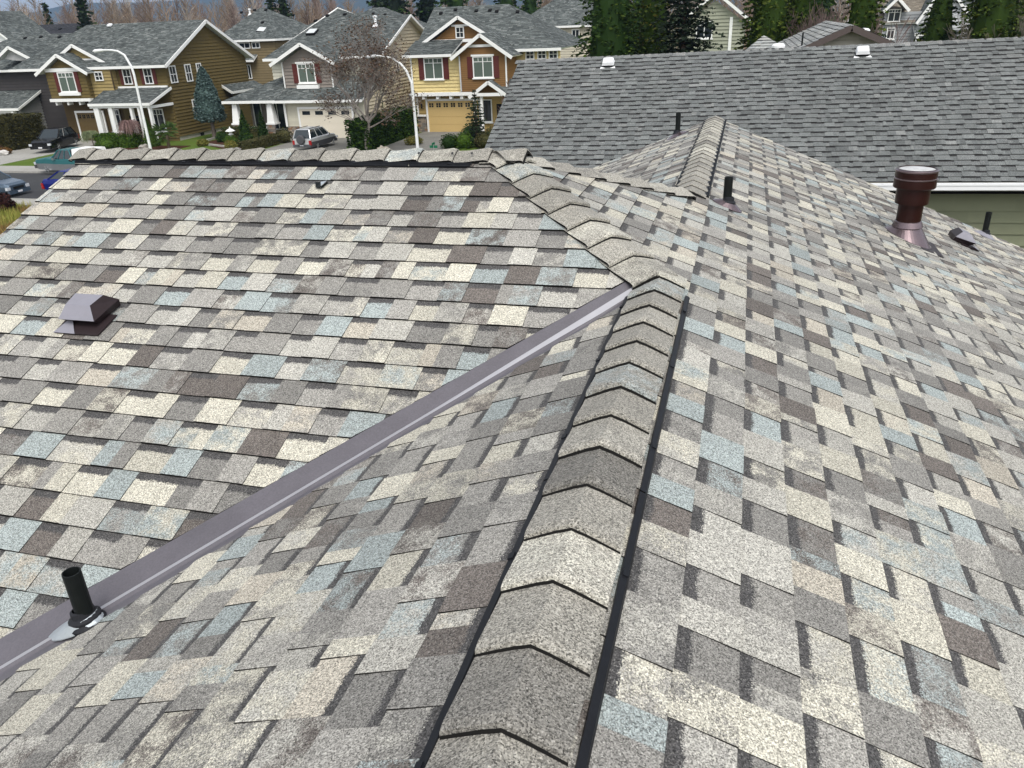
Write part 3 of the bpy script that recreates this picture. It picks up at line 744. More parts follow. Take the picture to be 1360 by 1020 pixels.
mb = MB(); mb.bar((-49.0, 59.8, 3.2), (-49.0, 62.9, 3.2), .14, .22); mb.bar((-55.2, 59.85, 3.25), (-49., 59.85, 3.25), .14, .16); mb.build('porch_beam', 'white', hs)
for x, w in ((-54.6, .5), (-53.1, .38), (-51.0, .22), (-50.2, .18), (-49.1, .2)):
    mb = MB(); mb.rng((x - w / 2, 59.8, .0), (x + w / 2, 60.1, 3.2)); mb.build('porch_post', 'white', hs)
mb = MB(); mb.rng((-52.8, 59.9, .55), (-51.2, 60.0, .95)); 
for i in range(12): mb.rng((-52.8 + i * .135, 59.92, .1), (-52.74 + i * .135, 59.97, .6))
mb.build('porch_rail', 'white', hs)
stone(hs, '-y', 60.1, -51.1, -50.1, 0, 1.0, seed=4)
window(hs, '-y', 62.86, -51.4, -50.2, .9, 2.7, 'double', sill=True); window(hs, '-y', 63.1, -56.1, -55.1, .9, 2.7, 'double')
mb = MB(); mb.rng((-53.9, 62.84, 0), (-52.9, 62.9, 2.2)); mb.build('front_door', 'dark', hs)
mb = MB(); mb.rng((-49.1, 62.9, 0), (-49.02, 75.3, .36)); 
mb.build('foundation', plain('concrete_foundation', (.45, .42, .38), .9, var=.2), hs)
for y in (65.9, 67.8, 69.7, 71.6): trimbox(hs, '+x', -49.02, y, y + .5, .05, .3, 0, .03, 'foundation_vent', 'dark')
roofp(hs, [(-49., 70.6, 4.15), (-47.7, 70.2, 3.55), (-47.7, 76.2, 3.55), (-49., 76.2, 4.15)], 121, fascia=(0, 1))
wallp(hs, '+x', -48.2, [(71, 0), (76, 0), (76, 3.7), (71, 3.7)], OLIVE, seed=11)
for x, y in ((-58.6, 68.6),): roof_box(hs, (x, y, 9.72), (0, -.45, .9), .4, 'white_metal')

for y, x in ((62.3, -54.2), (62.3, -57.2)): trimbox(hs, '-y', y, x - .05, x + .05, 4.5, 6.2, 0, .08, 'downspout', plain('olive_downspout', (.06, .04, .018), .5))
# ---- pale grey and cream house
hs = thing('grey_cream_house', 'grey and cream house with a tapered-column porch and pale wide garage door', 'house', (-36, 68, 0))
roofp(hs, [(-42.0, 67.3, 6.45), (-35.4, 67.3, 6.45), (-35.4, 74.9, 9.6), (-38.9, 77.0, 10.47)], 131, fascia=(0,))
roofp(hs, [(-35.4, 67.3, 6.45), (-30.5, 67.3, 6.45), (-30.5, 74.9, 9.6), (-35.4, 74.9, 9.6)], 130, fascia=(0,))
roofp(hs, [(-42.0, 67.3, 6.45), (-38.9, 77, 10.55), (-42., 86.5, 6.45)], 132)
roofp(hs, [(-30.5, 74.9, 9.6), (-30.5, 82.5, 6.45), (-36, 82.5, 6.45), (-36, 74.9, 9.6)], 133)
roofp(hs, [(-38.9, 77, 10.55), (-35.4, 74.9, 9.6), (-33.8, 84.5, 6.45)], 134)
roofp(hs, [(-38.9, 77, 10.55), (-33.8, 84.5, 6.45), (-42, 86.5, 6.45)], 135)
roofp(hs, [(-34.7, 66.05, 4.1), (-31, 66.05, 4.1), (-31, 68, 4.88), (-34.7, 68, 4.88)], 136)
for a, b in (((-30.47, 67.2, 6.35), (-30.47, 74.9, 9.52)), ((-30.47, 74.9, 9.52), (-30.47, 82.6, 6.35))):
    mb = MB(); mb.bar(a, b, .07, .2); mb.build('bargeboard', 'white', hs)
CREAM = (.60, .53, .40)
wallp(hs, '+x', -31., [(68, 0), (82, 0), (82, 6.4), (74.9, 9.4), (68, 6.4)], CREAM, seed=21)
wallp(hs, '-y', 68.0, [(-41.6, 3.), (-31., 3.), (-31., 6.4), (-41.6, 6.4)], (.62, .60, .50), seed=22)
wallp(hs, '-x', -41.6, [(68, 0), (84, 0), (84, 6.4), (68, 6.4)], (.62, .60, .50), seed=23)
wallp(hs, '-y', 66., [(-39.25, 3.75), (-34.65, 3.75), (-34.65, 6.2), (-36.95, 7.4), (-39.25, 6.2)], GREYB, seed=24)
wallp(hs, '+x', -34.65, [(66, 3.7), (68, 3.7), (68, 6.4), (66, 6.4)], GREYB, seed=25)
gable_front(hs, 65.3, (-36.95, 7.72), (-40.15, 6.1), (-33.9, 6.1), 5.5, 140)
for x in (-39.32, -34.6): trimbox(hs, '-y', 66, x - .05, x + .05, 3.8, 6.2, 0, .07, 'corner_board')
trimbox(hs, '-y', 66., -39.3, -34.6, 3.78, 3.98, 0, .08, 'belt_board')
window(hs, '-y', 65.98, -37.75, -36.25, 4.55, 5.95, 'double', shut=.5, head=True, glass='curtain_glass')
trimbox(hs, '-y', 66, -38.0, -35.9, 4.0, 4.3, .05, .35, 'flower_box')
roofp(hs, [(-39.6, 63.8, 3.2), (-31.0, 63.8, 3.2), (-31.0, 66.05, 4.1), (-39.3, 66.05, 4.1)], 142, fascia=(0,))
roofp(hs, [(-44.6, 63.82, 3.22), (-39.3, 63.82, 3.22), (-39.3, 68.4, 5.15), (-40.0, 68.4, 5.15)], 143, fascia=(0,))
roofp(hs, [(-44.6, 63.82, 3.22), (-40.0, 68.4, 5.15), (-44.6, 73, 3.22)], 144)
wallp(hs, '-y', 64.5, [(-38.7, 1.0), (-31.2, 1.0), (-31.2, 3.1), (-38.7, 3.1)], (.56, .53, .43), seed=26, th=.015)
wallp(hs, '+x', -31.2, [(64.5, 0), (68, 0), (68, 4.0), (64.5, 3.1)], CREAM, seed=27)
garage(hs, '-y', 64.42, -37.35, -32.35, 0, 2.45, plain('cream_garage_paint', (.70, .64, .53), .55, var=.04), lites=4, grid=False)
stone(hs, '-y', 64.5, -38.75, -37.6, 0, 1.0, seed=7)
for x in (-38.72,): trimbox(hs, '-y', 64.45, x - .12, x + .06, 1.0, 3.05, 0, .1, 'corner_board')
wallp(hs, '-y', 67.2, [(-44., 0), (-38.7, 0), (-38.7, 3.2), (-44., 3.2)], GREYB, seed=28)
window(hs, '-y', 67.15, -42.2, -40.2, .5, 2.7, 'double', sill=False, grid=False); window(hs, '-y', 67.15, -43.6, -42.9, .6, 2.7, 'none', sill=False, grid=False)
for x in (-43.6, -40.1):        # tapered columns on stone piers
    mb = MB(); w0, w1 = .36, .2
    a = [V((x + sx * w0, 64.3 + sy * w0, 1.35)) for sx, sy in ((-1, -1), (1, -1), (1, 1), (-1, 1))]; b = [V((x + sx * w1, 64.3 + sy * w1, 3.05)) for sx, sy in ((-1, -1), (1, -1), (1, 1), (-1, 1))]
    for i in range(4): mb.face([a[i], a[(i + 1) % 4], b[(i + 1) % 4], b[i]])
    mb.rng((x - .45, 63.85, 1.22), (x + .45, 64.75, 1.36)); mb.build('porch_column', 'white', hs)
    stone(hs, '-y', 64.0, x - .38, x + .38, 0, 1.22, seed=int(-x))
mb = MB(); mb.rng((-43.2, 64.1, .85), (-40.5, 64.25, 1.05))
for i in range(22): mb.rng((-43.2 + i * .125, 64.14, .15), (-43.14 + i * .125, 64.2, .86))
mb.build('porch_rail', 'white', hs)
skylight(hs, (-39.2, 71.9, 6.45 + .4146 * 4.6), (0, -.38, .92), .45, .8)
roof_pipe(hs, (-33.2, 72.9, 8.78), .7, .12)
for x, y in ((-39.2, 75.3), (-40.0, 74.3), (-37.4, 75.4)): roof_box(hs, (x, y, 6.45 + .4146 * (y - 67.3)), (0, -.38, .92), .3)
window(hs, '+x', -30.98, 71.5, 71.9, 5.0, 5.6, 'none', sill=False, grid=False)

# ---- yellow house
YEL = (.64, .52, .25); SHK = (.225, .125, .050)
hs = thing('yellow_house', 'yellow house with brown shingled gable, red shutters and an ochre garage door', 'house', (-22, 70, 0))
roofp(hs, [(-28.6, 70., 6.5), (-15.2, 70., 6.5), (-21.4, 76.2, 10.1), (-28.6, 76.2, 10.1)], 151, fascia=(0,))
roofp(hs, [(-15.2, 70., 6.5), (-21.4, 76.2, 10.1), (-15.2, 82.4, 6.5)], 152)
roofp(hs, [(-28.6, 82.4, 6.5), (-15.2, 82.4, 6.5), (-21.4, 76.2, 10.1), (-28.6, 76.2, 10.1)], 153)
wallp(hs, '-y', 67.7, [(-27.85, 3.3), (-23.3, 3.3), (-23.3, 6.3), (-27.85, 6.3)], YEL, seed=31)
wallp(hs, '-y', 67.4, [(-23.4, 3.3), (-19.3, 3.3), (-19.3, 6.2), (-21.5, 7.6), (-23.4, 6.4)], SHK, seed=32, e=.16)
wallp(hs, '+x', -19.3, [(67.4, 3.3), (70.6, 3.3), (70.6, 6.4), (67.4, 6.2)], SHK, seed=33)
wallp(hs, '-y', 70.6, [(-19.3, 0), (-15.4, 0), (-15.4, 6.5), (-19.3, 6.5)], YEL, seed=34)
wallp(hs, '-x', -27.85, [(67.7, 0), (82, 0), (82, 6.4), (67.7, 6.4)], YEL, seed=35)
wallp(hs, '-y', 70.6, [(-27.6, 6.9), (-20.9, 6.9), (-24.25, 9.0)], SHK, seed=36, e=.16)
roofp(hs, [(-28.45, 67.2, 6.38), (-24.0, 67.2, 6.38), (-24.0, 70.6, 7.45), (-28.45, 70.6, 7.45)], 154, fascia=(0,))
gable_front(hs, 70.1, (-24.25, 9.3), (-28.0, 7.1), (-20.5, 7.1), 6, 155)
gable_front(hs, 66.9, (-21.35, 7.9), (-24.0, 6.1), (-18.65, 6.1), 5, 157)
trimbox(hs, '-y', 70.55, -26.9, -21.8, 7.2, 7.45, 0, .08, 'pediment_band')
trimbox(hs, '-y', 70.55, -25.0, -23.5, 8.45, 8.6, 0, .08, 'pediment_band')
trimbox(hs, '-y', 67.35, -22.5, -20.3, 6.85, 7.05, 0, .08, 'pediment_band')
window(hs, '-y', 70.55, -24.55, -23.95, 7.6, 8.35, 'four', sill=False)
window(hs, '-y', 67.68, -26.6, -25.05, 4.5, 6.05, 'double', shut=.5, glass='curtain_glass')
window(hs, '-y', 67.38, -22.1, -20.5, 4.55, 6.05, 'double', shut=.5, head=True, glass='curtain_glass')
for x in (-18.35, -17.3, -16.3): window(hs, '-y', 70.56, x, x + .62, 5.72, 6.3, 'four', sill=False)
for x in (-27.85, -23.35, -19.3): trimbox(hs, '-y', 67.66 if x < -24 else 67.38, x - .06, x + .06, 3.4, 6.2, 0, .06, 'corner_board', 'white' if x != -23.35 else M['siding'])
trimbox(hs, '-y', 67.6, -28.15, -22.3, 3.08, 3.36, -.1, .25, 'belt_board')
for x in (-26.9, -25.6, -24.4, -23.4): trimbox(hs, '-y', 67.9, x - .12, x + .12, 2.82, 3.06, -.1, .45, 'corbel')
wallp(hs, '-y', 68.2, [(-27.7, 0), (-17.5, 0), (-17.5, 3.3), (-27.7, 3.3)], (.45, .32, .13), seed=37)
garage(hs, '-y', 68.1, -26.8, -22.1, 0, 2.62, plain('ochre_garage_paint', (.56, .40, .17), .55, var=.05), lites=7)
stone(hs, '-y', 68.1, -27.85, -27.05, 0, 1.35, seed=9); trimbox(hs, '-y', 68.05, -27.9, -27.0, 1.35, 1.5, 0, .15, 'stone_cap')
trimbox(hs, '-y', 68.05, -27.85, -27.65, 1.5, 3.1, 0, .1, 'corner_board')
mb = MB(); mb.lathe((-27.35, 67.95, 2.2), [(.02, -.2), (.09, -.1), (.1, .15), (.02, .25)], 8); mb.build('wall_lantern', 'dark', hs)
gable_front(hs, 66.2, (-20.6, 4.3), (-22.35, 3.12), (-18.85, 3.12), 2.2, 160)
roofp(hs, [(-19.5, 66.6, 3.2), (-16.8, 66.6, 3.2), (-16.8, 68.1, 4.3), (-20.6, 68.1, 4.3)], 162)
trimbox(hs, '-y', 66.3, -21.8, -19.4, 3.1, 3.35, 0, .1, 'porch_beam')
for x, w, m in ((-21.9, .2, 'white'), (-21.3, .2, 'white')): trimbox(hs, '-y', 66.6, x - w / 2, x + w / 2, 0, 3.1, 0, .2, 'porch_post', m)
stone(hs, '-y', 66.6, -19.5, -18.9, 0, 3.05, seed=12, name='porch_pier')
trimbox(hs, '-y', 68.15, -20.5, -19.4, 0, 2.3, 0, .05, 'front_door', 'dark')
window(hs, '-y', 68.14, -21.9, -21.0, .9, 2.6, 'none', grid=False)
for x, y in ((-24.2, 75.3), (-26.3, 75.6), (-22.9, 75.3), (-22.2, 75.1), (-20.2, 74.9), (-27.6, 75.2)): roof_box(hs, (x, y, 6.5 + .5806 * (y - 70)), (0, -.5, .86), .3, 'dark' if x < -21 else 'asphalt_edge_shade')

# ---- dark grey house at the left edge
GRD = (.055, .050, .050); GRL = (.27, .265, .26)
hs = thing('dark_grey_house', 'dark grey house at the left edge with a side-gabled garage wing', 'house', (-74, 70, 0))
roofp(hs, [(-68.0, 68.3, 6.15), (-82.5, 68.3, 6.15), (-76.9, 75.5, 9.3), (-66.5, 75.5, 9.3)], 171, fascia=(0,))
roofp(hs, [(-68.0, 68.3, 6.15), (-66.5, 75.5, 9.3), (-62.3, 75.5, 6.6), (-62.3, 70.0, 6.6)], 170)
roofp(hs, [(-82.5, 82.7, 6.15), (-64, 82.7, 6.15), (-66.5, 75.5, 9.3), (-76.9, 75.5, 9.3)], 172)
roofp(hs, [(-82.5, 68.3, 6.15), (-76.9, 75.5, 9.3), (-82.5, 82.7, 6.15)], 174)
wallp(hs, '-y', 68.9, [(-82, 0), (-66., 0), (-66., 6.2), (-82, 6.2)], GRD, seed=41)
wallp(hs, '-y', 70.2, [(-66., 0), (-62.6, 0), (-62.6, 6.6), (-66., 6.6)], GRD, seed=42)
gable_front(hs, 67.6, (-70.3, 8.35), (-72.4, 7.2), (-66.3, 6.45), 5, 173)
wallp(hs, '-y', 68.0, [(-71.5, 7.2), (-67.0, 6.6), (-70.2, 8.2)], (.38, .38, .38), seed=43, e=.6)
window(hs, '-y', 70.15, -67.1, -66.3, 5.2, 6.0, 'four', sill=False)
wallp(hs, '+x', -69.5, [(66.2, 0), (72.4, 0), (72.4, 2.75), (69.25, 4.15), (66.2, 2.75)], GRL, seed=44)
roofp(hs, [(-69.1, 65.6, 2.72), (-80, 65.6, 2.72), (-80, 69.25, 4.3), (-69.1, 69.25, 4.3)], 175, fascia=(0,))
roofp(hs, [(-69.1, 72.9, 2.72), (-80, 72.9, 2.72), (-80, 69.25, 4.3), (-69.1, 69.25, 4.3)], 176)
for a, b in (((-69.05, 65.5, 2.62), (-69.05, 69.25, 4.22)), ((-69.05, 69.25, 4.22), (-69.05, 73, 2.62))):
    mb = MB(); mb.bar(a, b, .07, .2); mb.build('bargeboard', 'white', hs)
wallp(hs, '-y', 66.2, [(-80, 0), (-69.5, 0), (-69.5, 2.75), (-80, 2.75)], GRL, seed=45)
garage(hs, '-y', 66.1, -75.4, -70.5, 0, 2.3, plain('pale_grey_garage_paint', (.52, .51, .49), .55), lites=4, grid=False)
trimbox(hs, '-y', 66.1, -70.2, -69.9, 1.2, 2.6, 0, .4, 'entry_post')
trimbox(hs, '-y', 66.1, -70.3, -68.6, 1.0, 1.2, 0, .5, 'entry_rail')
roof_pipe(hs, (-66.6, 73.3, 8.3), .9, .12)
for x, y in ((-70.4, 74.6), (-75, 74.7), (-73, 74.8)): roof_box(hs, (x, y, 6.15 + .4375 * (y - 68.3)), (0, -.4, .9), .3)

# ---- houses further back
hs = thing('white_gabled_house', 'white gable wall of a house cut off by the left edge of the view', 'house', (-93, 88, 0))
roofp(hs, [(-87.2, 84.6, 8.7), (-92.0, 84.6, 12.3), (-92.0, 92, 12.3), (-87.2, 92, 8.7)], 181); roofp(hs, [(-96.8, 84.6, 8.7), (-92.0, 84.6, 12.3), (-92.0, 92, 12.3), (-96.8, 92, 8.7)], 182)
mb = MB(); mb.bar((-87.2, 84.55, 8.6), (-92, 84.55, 12.2), .07, .2); mb.build('bargeboard', 'white', hs)
wallp(hs, '-y', 85, [(-96.4, 0), (-87.6, 0), (-87.6, 8.7), (-92, 12.0), (-96.4, 8.7)], (.75, .76, .76), seed=51)

hs = thing('dark_roofed_house', 'house behind with a very dark flat-looking roof, against the bare woods', 'house', (-108, 110, 0))
roofp(hs, [(-135, 104, 8.1), (-97, 104, 8.1), (-100.5, 111, 10.9), (-135, 111, 10.9)], 183, pal=RD); roofp(hs, [(-97, 104, 8.1), (-100.5, 111, 10.9), (-97, 118, 8.1)], 184, pal=RD)
wallp(hs, '-y', 105, [(-133, 0), (-98, 0), (-98, 8.1), (-133, 8.1)], (.3, .28, .26), seed=53)
for x in (-107, -112, -102.4): roof_box(hs, (x, 109, 10.1), (0, -.4, .9), .4)

def hip_house(name, label, x0, x1, y0, y1, ze, zr_, rx0, rx1, col, seed, pal=RG, vents=(), wins=()):
    h = thing(name, label, 'house', ((x0 + x1) / 2, (y0 + y1) / 2, 0)); ym = (y0 + y1) / 2; o = .5
    roofp(h, [(x0 - o, y0 - o, ze), (x1 + o, y0 - o, ze), (rx1, ym, zr_), (rx0, ym, zr_)], seed, pal, fascia=(0,))
    roofp(h, [(x0 - o, y1 + o, ze), (x1 + o, y1 + o, ze), (rx1, ym, zr_), (rx0, ym, zr_)], seed + 1, pal)
    roofp(h, [(x0 - o, y0 - o, ze), (x0 - o, y1 + o, ze), (rx0, ym, zr_)], seed + 2, pal); roofp(h, [(x1 + o, y0 - o, ze), (x1 + o, y1 + o, ze), (rx1, ym, zr_)], seed + 3, pal, fascia=(0,))
    wallp(h, '-y', y0, [(x0, 0), (x1, 0), (x1, ze), (x0, ze)], col, seed=seed); wallp(h, '+x', x1, [(y0, 0), (y1, 0), (y1, ze), (y0, ze)], col, seed=seed + 1); wallp(h, '-x', x0, [(y0, 0), (y1, 0), (y1, ze), (y0, ze)], col, seed=seed + 2)
    sl = (zr_ - ze) / (ym - y0 + o)
    for (x, y) in vents: roof_box(h, (x, y, ze + sl * (y - y0 + o)), (0, -sl, 1), .32)
    for (a0, a1, z0, z1) in wins: window(h, '-y', y0 - .02, a0, a1, z0, z1, 'double', sill=False, grid=False)
    return h
h = hip_house('brown_hipped_house', 'brown house with a hipped roof and skylight, between the brown and cream houses', -60.5, -53.0, 88, 101, 7.85, 11.3, -58.2, -57.6, (.20, .155, .085), 191,
          vents=((-60.2, 93.5), (-57.0, 93.8), (-58.6, 93.9), (-56.0, 91)), wins=((-57.6, -56.3, 7.0, 7.5), (-55.9, -55.0, 7.0, 7.5), (-57.3, -56.7, 3.7, 5.1)))
skylight(h, (-55.4, 89.6, 8.72), (.1, -.45, .9), .5, .8); roof_pipe(h, (-58.9, 93.2, 10.6), .5, .1)
roofp(h, [(-58, 87.0, 5.7), (-55.5, 87.0, 5.7), (-55.5, 88, 6.3), (-58, 88, 6.3)], 196, fascia=(0,))
h = hip_house('low_hipped_house', 'house with a long low grey hipped roof showing above the cream house, left side', -61, -44.5, 104, 116, 7.9, 10.5, -56, -49, (.30, .22, .13), 201, vents=((-58, 108), (-56, 108.5), (-53, 108), (-51.5, 108.3)))
h = hip_house('peaked_hipped_house', 'small grey hipped roof peeking over the cream house, right side, with dark vents', -51.5, -41.5, 99, 109, 8.3, 10.9, -47.5, -46, (.3, .27, .2), 206, vents=((-46.8, 102.4), (-45.0, 102)))
h = hip_house('cream_hipped_house', 'cream house with a grey hipped roof, in front of the evergreens', -27.5, -17.9, 100, 110, 7.9, 11.3, -22.6, -19.5, (.52, .48, .38), 211, wins=((-20.3, -19.55, 6.6, 7.4),))
h = thing('green_grey_house', 'green-grey house wall with white corner trim, half hidden by the dark spruce', 'house', (-3, 75, 0))
wallp(h, '-y', 75, [(-5.5, 0), (-.55, 0), (-.55, 7.9), (-3, 9.6), (-5.5, 7.9)], (.30, .31, .24), seed=61)
wallp(h, '+x', -.55, [(75, 0), (84, 0), (84, 7.9), (75, 7.9)], (.30, .31, .24), seed=62)
roofp(h, [(-3.0, 74.5, 10.3), (.1, 74.5, 7.9), (.1, 84, 7.9), (-3.0, 84, 10.3)], 216, pal=RT, fascia=(0,)); roofp(h, [(-3.0, 74.5, 10.3), (-6.1, 74.5, 7.9), (-6.1, 84, 7.9), (-3.0, 84, 10.3)], 217, pal=RT, fascia=(0,))
trimbox(h, '-y', 75, -1.75, -1.5, 5, 8.3, 0, .08, 'corner_board'); window(h, '-y', 74.98, -4.4, -3.2, 6.8, 8.0, 'double')
h = thing('tan_roofed_house', 'house with a tan roof and white gabled bay windows, far off between evergreens', 'house', (16, 95, 0))
wallp(h, '-y', 95, [(13.0, 0), (20.4, 0), (20.4, 8.0), (13.0, 8.0)], (.30, .31, .32), seed=63)
roofp(h, [(12.6, 94.6, 7.0), (17.5, 94.6, 7.0), (17.5, 100, 10.2), (12.6, 100, 10.2)], 221, pal=RB)
gable_front(h, 93.8, (18.1, 10.6), (15.9, 7.0), (20.6, 7.4), 5, 223); wallp(h, '-y', 94.1, [(16.1, 6.2), (20.2, 6.2), (20.2, 7.6), (18.1, 10.3), (16.1, 7.2)], (.46, .47, .48), seed=64)
window(h, '-y', 94.05, 17.0, 17.9, 7.4, 8.6, 'double'); roofp(h, [(15.7, 92.6, 6.0), (19.2, 92.6, 6.0), (19.2, 94.1, 6.7), (15.7, 94.1, 6.7)], 225, fascia=(0,))
for x in (16.0, 17.0, 18.6): trimbox(h, '-y', 92.8, x - .12, x + .12, 0, 6., 0, .15, 'porch_post')
gable_front(h, 93.9, (13.9, 9.4), (12.7, 8.2), (15.1, 8.2), 3, 227); window(h, '-y', 94.9, 13.4, 14.4, 7.2, 8.2, 'double'); window(h, '-y', 94.9, 13.5, 14.1, 5.6, 6.5, 'double')
roofp(h, [(18.1, 94.9, 8.3), (24, 94.9, 8.3), (24, 99, 10.6), (18.1, 99, 10.6)], 229, fascia=(0,)); wallp(h, '-y', 95.3, [(20.4, 0), (24, 0), (24, 8.3), (20.4, 8.3)], (.44, .45, .46), seed=65)
h = thing('brown_gabled_house', 'pale-roofed house with a brown gable, just beyond the neighbour\'s grey ridge', 'house', (3.3, 32, 0))
roofp(h, [(3.34, 31.5, 8.2), (1.0, 31.5, 7.18), (1.0, 42.5, 7.18), (3.34, 42.5, 8.2)], 231, pal=RT, th=.08); roofp(h, [(3.34, 31.5, 8.2), (5.68, 31.5, 7.18), (5.68, 42.5, 7.18), (3.34, 42.5, 8.2)], 232, pal=RT, th=.08)
for s_ in (-1, 1):
    mb = MB(); mb.bar((3.34, 31.46, 8.10), (3.34 + s_ * 2.3, 31.46, 7.10), .06, .2, up=V((0, -1, 0)).cross(V((s_ * 2.3, 0, -1.0)).normalized())); mb.build('bargeboard', 'fascia_brown', h)
wallp(h, '-y', 31.9, [(1.3, 0), (5.4, 0), (5.4, 7.1), (3.34, 8.0), (1.3, 7.1)], (.36, .34, .29), seed=66)
roofp(h, [(-.35, 30.2, 7.35), (1.3, 30.2, 7.5), (.47, 31.6, 7.95)], 233, pal=RT, th=.05); 
mb = MB(); mb.lathe((1.82, 32.4, 7.7), [(.03, -.2), (.03, .28), (.0001, .28)], 8); mb.build('plumbing_vent', 'pipe', h)
for x, z, y in ((3.8, 7.95, 32.2), (.95, 7.62, 30.3)):
    mb = MB(); mb.lathe((x, y, z), [(.22, -.03), (.22, .04), (.16, .10), (.0001, .12)], 14); mb.build('dome_vent', 'white_metal', h, smooth=False)

# ================================================================ GROUND, ROAD
M['grass'] = (lambda: None)
def ground_mat(name, c1, c2, s1=1.5, s2=30., rough=.95):
    m, t, b = nt(name); ob = N(t, 'ShaderNodeTexCoord'); n1 = N(t, 'ShaderNodeTexNoise', i_Scale=s1, i_Detail=6.); n2 = N(t, 'ShaderNodeTexNoise', i_Scale=s2, i_Detail=3.)
    t.links.new(ob.outputs['Object'], n1.inputs['Vector']); t.links.new(ob.outputs['Object'], n2.inputs['Vector'])
    f = math_(t, 'MULTIPLY_ADD', math_(t, 'SUBTRACT', n1.outputs['Fac'], .5), 2.5); f.node.inputs[2].default_value = .5; f.node.use_clamp = True
    c = mix(t, f, c1, c2); q = math_(t, 'MULTIPLY_ADD', n2.outputs['Fac'], .7); q.node.inputs[2].default_value = .65
    t.links.new(mix(t, 1., c, q, 'MULTIPLY'), b.inputs['Base Color']); b.inputs['Roughness'].default_value = rough; b.inputs['Specular IOR Level'].default_value = .1; return m
M['grass'] = ground_mat('lawn', (.075, .125, .016), (.10, .14, .03), .5, 12)
M['soil'] = ground_mat('bark_mulch', (.045, .022, .014), (.08, .035, .02), 2., 25)
M['asphalt'] = ground_mat('asphalt', (.048, .049, .052), (.066, .067, .070), .25, 18)
M['concrete'] = ground_mat('concrete', (.30, .29, .265), (.36, .35, .325), .4, 9)
M['concrete_dark'] = ground_mat('worn_concrete', (.17, .165, .15), (.24, .232, .21), .5, 9)
M['field'] = ground_mat('rough_ground', (.06, .07, .03), (.10, .09, .05), .02, .6)
mb = MB(); S = 7000
g_ = [-S, -400, -120, 60, 400, S]
for i in range(5):
    for j in range(5): mb.face([(g_[i], g_[j] , -.02), (g_[i + 1], g_[j], -.02), (g_[i + 1], g_[j + 1], -.02), (g_[i], g_[j + 1], -.02)])
struct(mb.build('ground', 'field'))
def sheet(name, mat, x0, x1, y0, y1, z, th=.0):
    mb = MB()
    if th: mb.rng((x0, y0, z - th), (x1, y1, z))
    else: mb.face([(x0, y0, z), (x1, y0, z), (x1, y1, z), (x0, y1, z)])
    return struct(mb.build(name, mat))
sheet('lawn', 'grass', -110, 20, 49.0, 80, .01); sheet('lawn', 'grass', -110, -2, 20, 36.4, .01)
sheet('road', 'asphalt', -160, 60, 38.0, 46.7, .0)
sheet('kerb', 'concrete', -160, 60, 46.7, 46.9, .13, .16); sheet('kerb', 'concrete', -160, 60, 37.8, 38.0, .13, .16)
sheet('pavement', 'concrete', -160, 60, 46.9, 49.0, .11, .14); sheet('pavement', 'concrete', -160, 60, 36.4, 37.8, .11, .14)
sheet('driveway', 'concrete', -62.2, -55.9, 49.0, 63.1, .03, .05); sheet('driveway', 'concrete_dark', -37.3, -30.3, 49.0, 64.4, .03, .05)
sheet('driveway', 'concrete_dark', -27.4, -21.6, 49.0, 68.1, .03, .05); sheet('driveway', 'concrete', -76, -69.8, 49.0, 66.1, .03, .05)
sheet('path', 'concrete_dark', -40.4, -37.6, 60.8, 67, .035, .05); sheet('path', 'concrete_dark', -21.6, -19.3, 64.5, 67, .10, .12)
sheet('flower_bed', 'soil', -55.6, -45.6, 56.8, 59.7, .05, .06)
def sheetp(name, mat, pts, z):
    mb = MB(); mb.face([(x, y, z) for x, y in pts]); return struct(mb.build(name, mat))
sheetp('flower_bed', 'soil', [(-45.6, 62.2), (-43.6, 59.6), (-40, 57.2), (-37.9, 56.2), (-37.6, 60.5), (-40.5, 63.8), (-45.2, 64.6)], .05)
mb = MB(); pp = [(-46.2, 64.8), (-46.0, 62.0), (-44.6, 60.3), (-41, 58.6), (-39.0, 57.2), (-38.4, 55.6)]
for a, b in zip(pp, pp[1:]): mb.bar((*a, .08), (*b, .08), .22, .18)
struct(mb.build('garden_edging', 'concrete'))

# ================================================================ PLANTS
M['leaf'] = attr_mat('foliage', .7, 1.2, .25)
M['bark'] = attr_mat('bark', .9, 6., .35)
def jit(r, c, v=.3): k = r.uniform(1 - v, 1 + v); return tuple(q * k for q in c) + (0,)
def leaf(mb, r, p, s, cols, up=.4, m=0):
    a = V((r.gauss(0, 1), r.gauss(0, 1), r.gauss(0, 1) * up)).normalized(); b = a.cross(V((r.gauss(0, 1), r.gauss(0, 1), r.gauss(0, 1)))).normalized()
    c = jit(r, r.choice(cols)); mb.face([p - a * s, p + b * s * .5, p + a * s, p - b * s * .5], m, c)
def lumpy(p, f=1.3, k=.18, o=0.): return 1 + k * noise.noise(V(p) * f + V((o, o, o)))
def put(root, mb, name, mat): 
    o = mb.build(name, mat); o.parent = root; return o
def solid_shrub(name, label, loc, shape, n, s, cols, cat='shrub', group=None, trunk=None, seed=1):
    core = getattr(shape, 'core', None)
    """shape(u, v, r) -> (point, depth 0..1) ; foliage built from leaf-sized faces through the outer shell"""
    root = thing(name, label, cat, loc, group); r = random.Random(seed); mb = MB()
    for i in range(n):
        p = shape(r); leaf(mb, r, V(p), s * r.uniform(.6, 1.3), cols)
    if core: core(mb, cols)
    put(root, mb, 'foliage', 'leaf')
    if trunk:
        mb = MB(); mb.tube([(0, 0, -.05), (.02, .01, trunk[0] * .5), (0, 0, trunk[0])], [trunk[1] * 1.2, trunk[1], trunk[1] * .8], 8, ca=(.16, .13, .11, 0)); put(root, mb, 'trunk', 'bark')
    return root
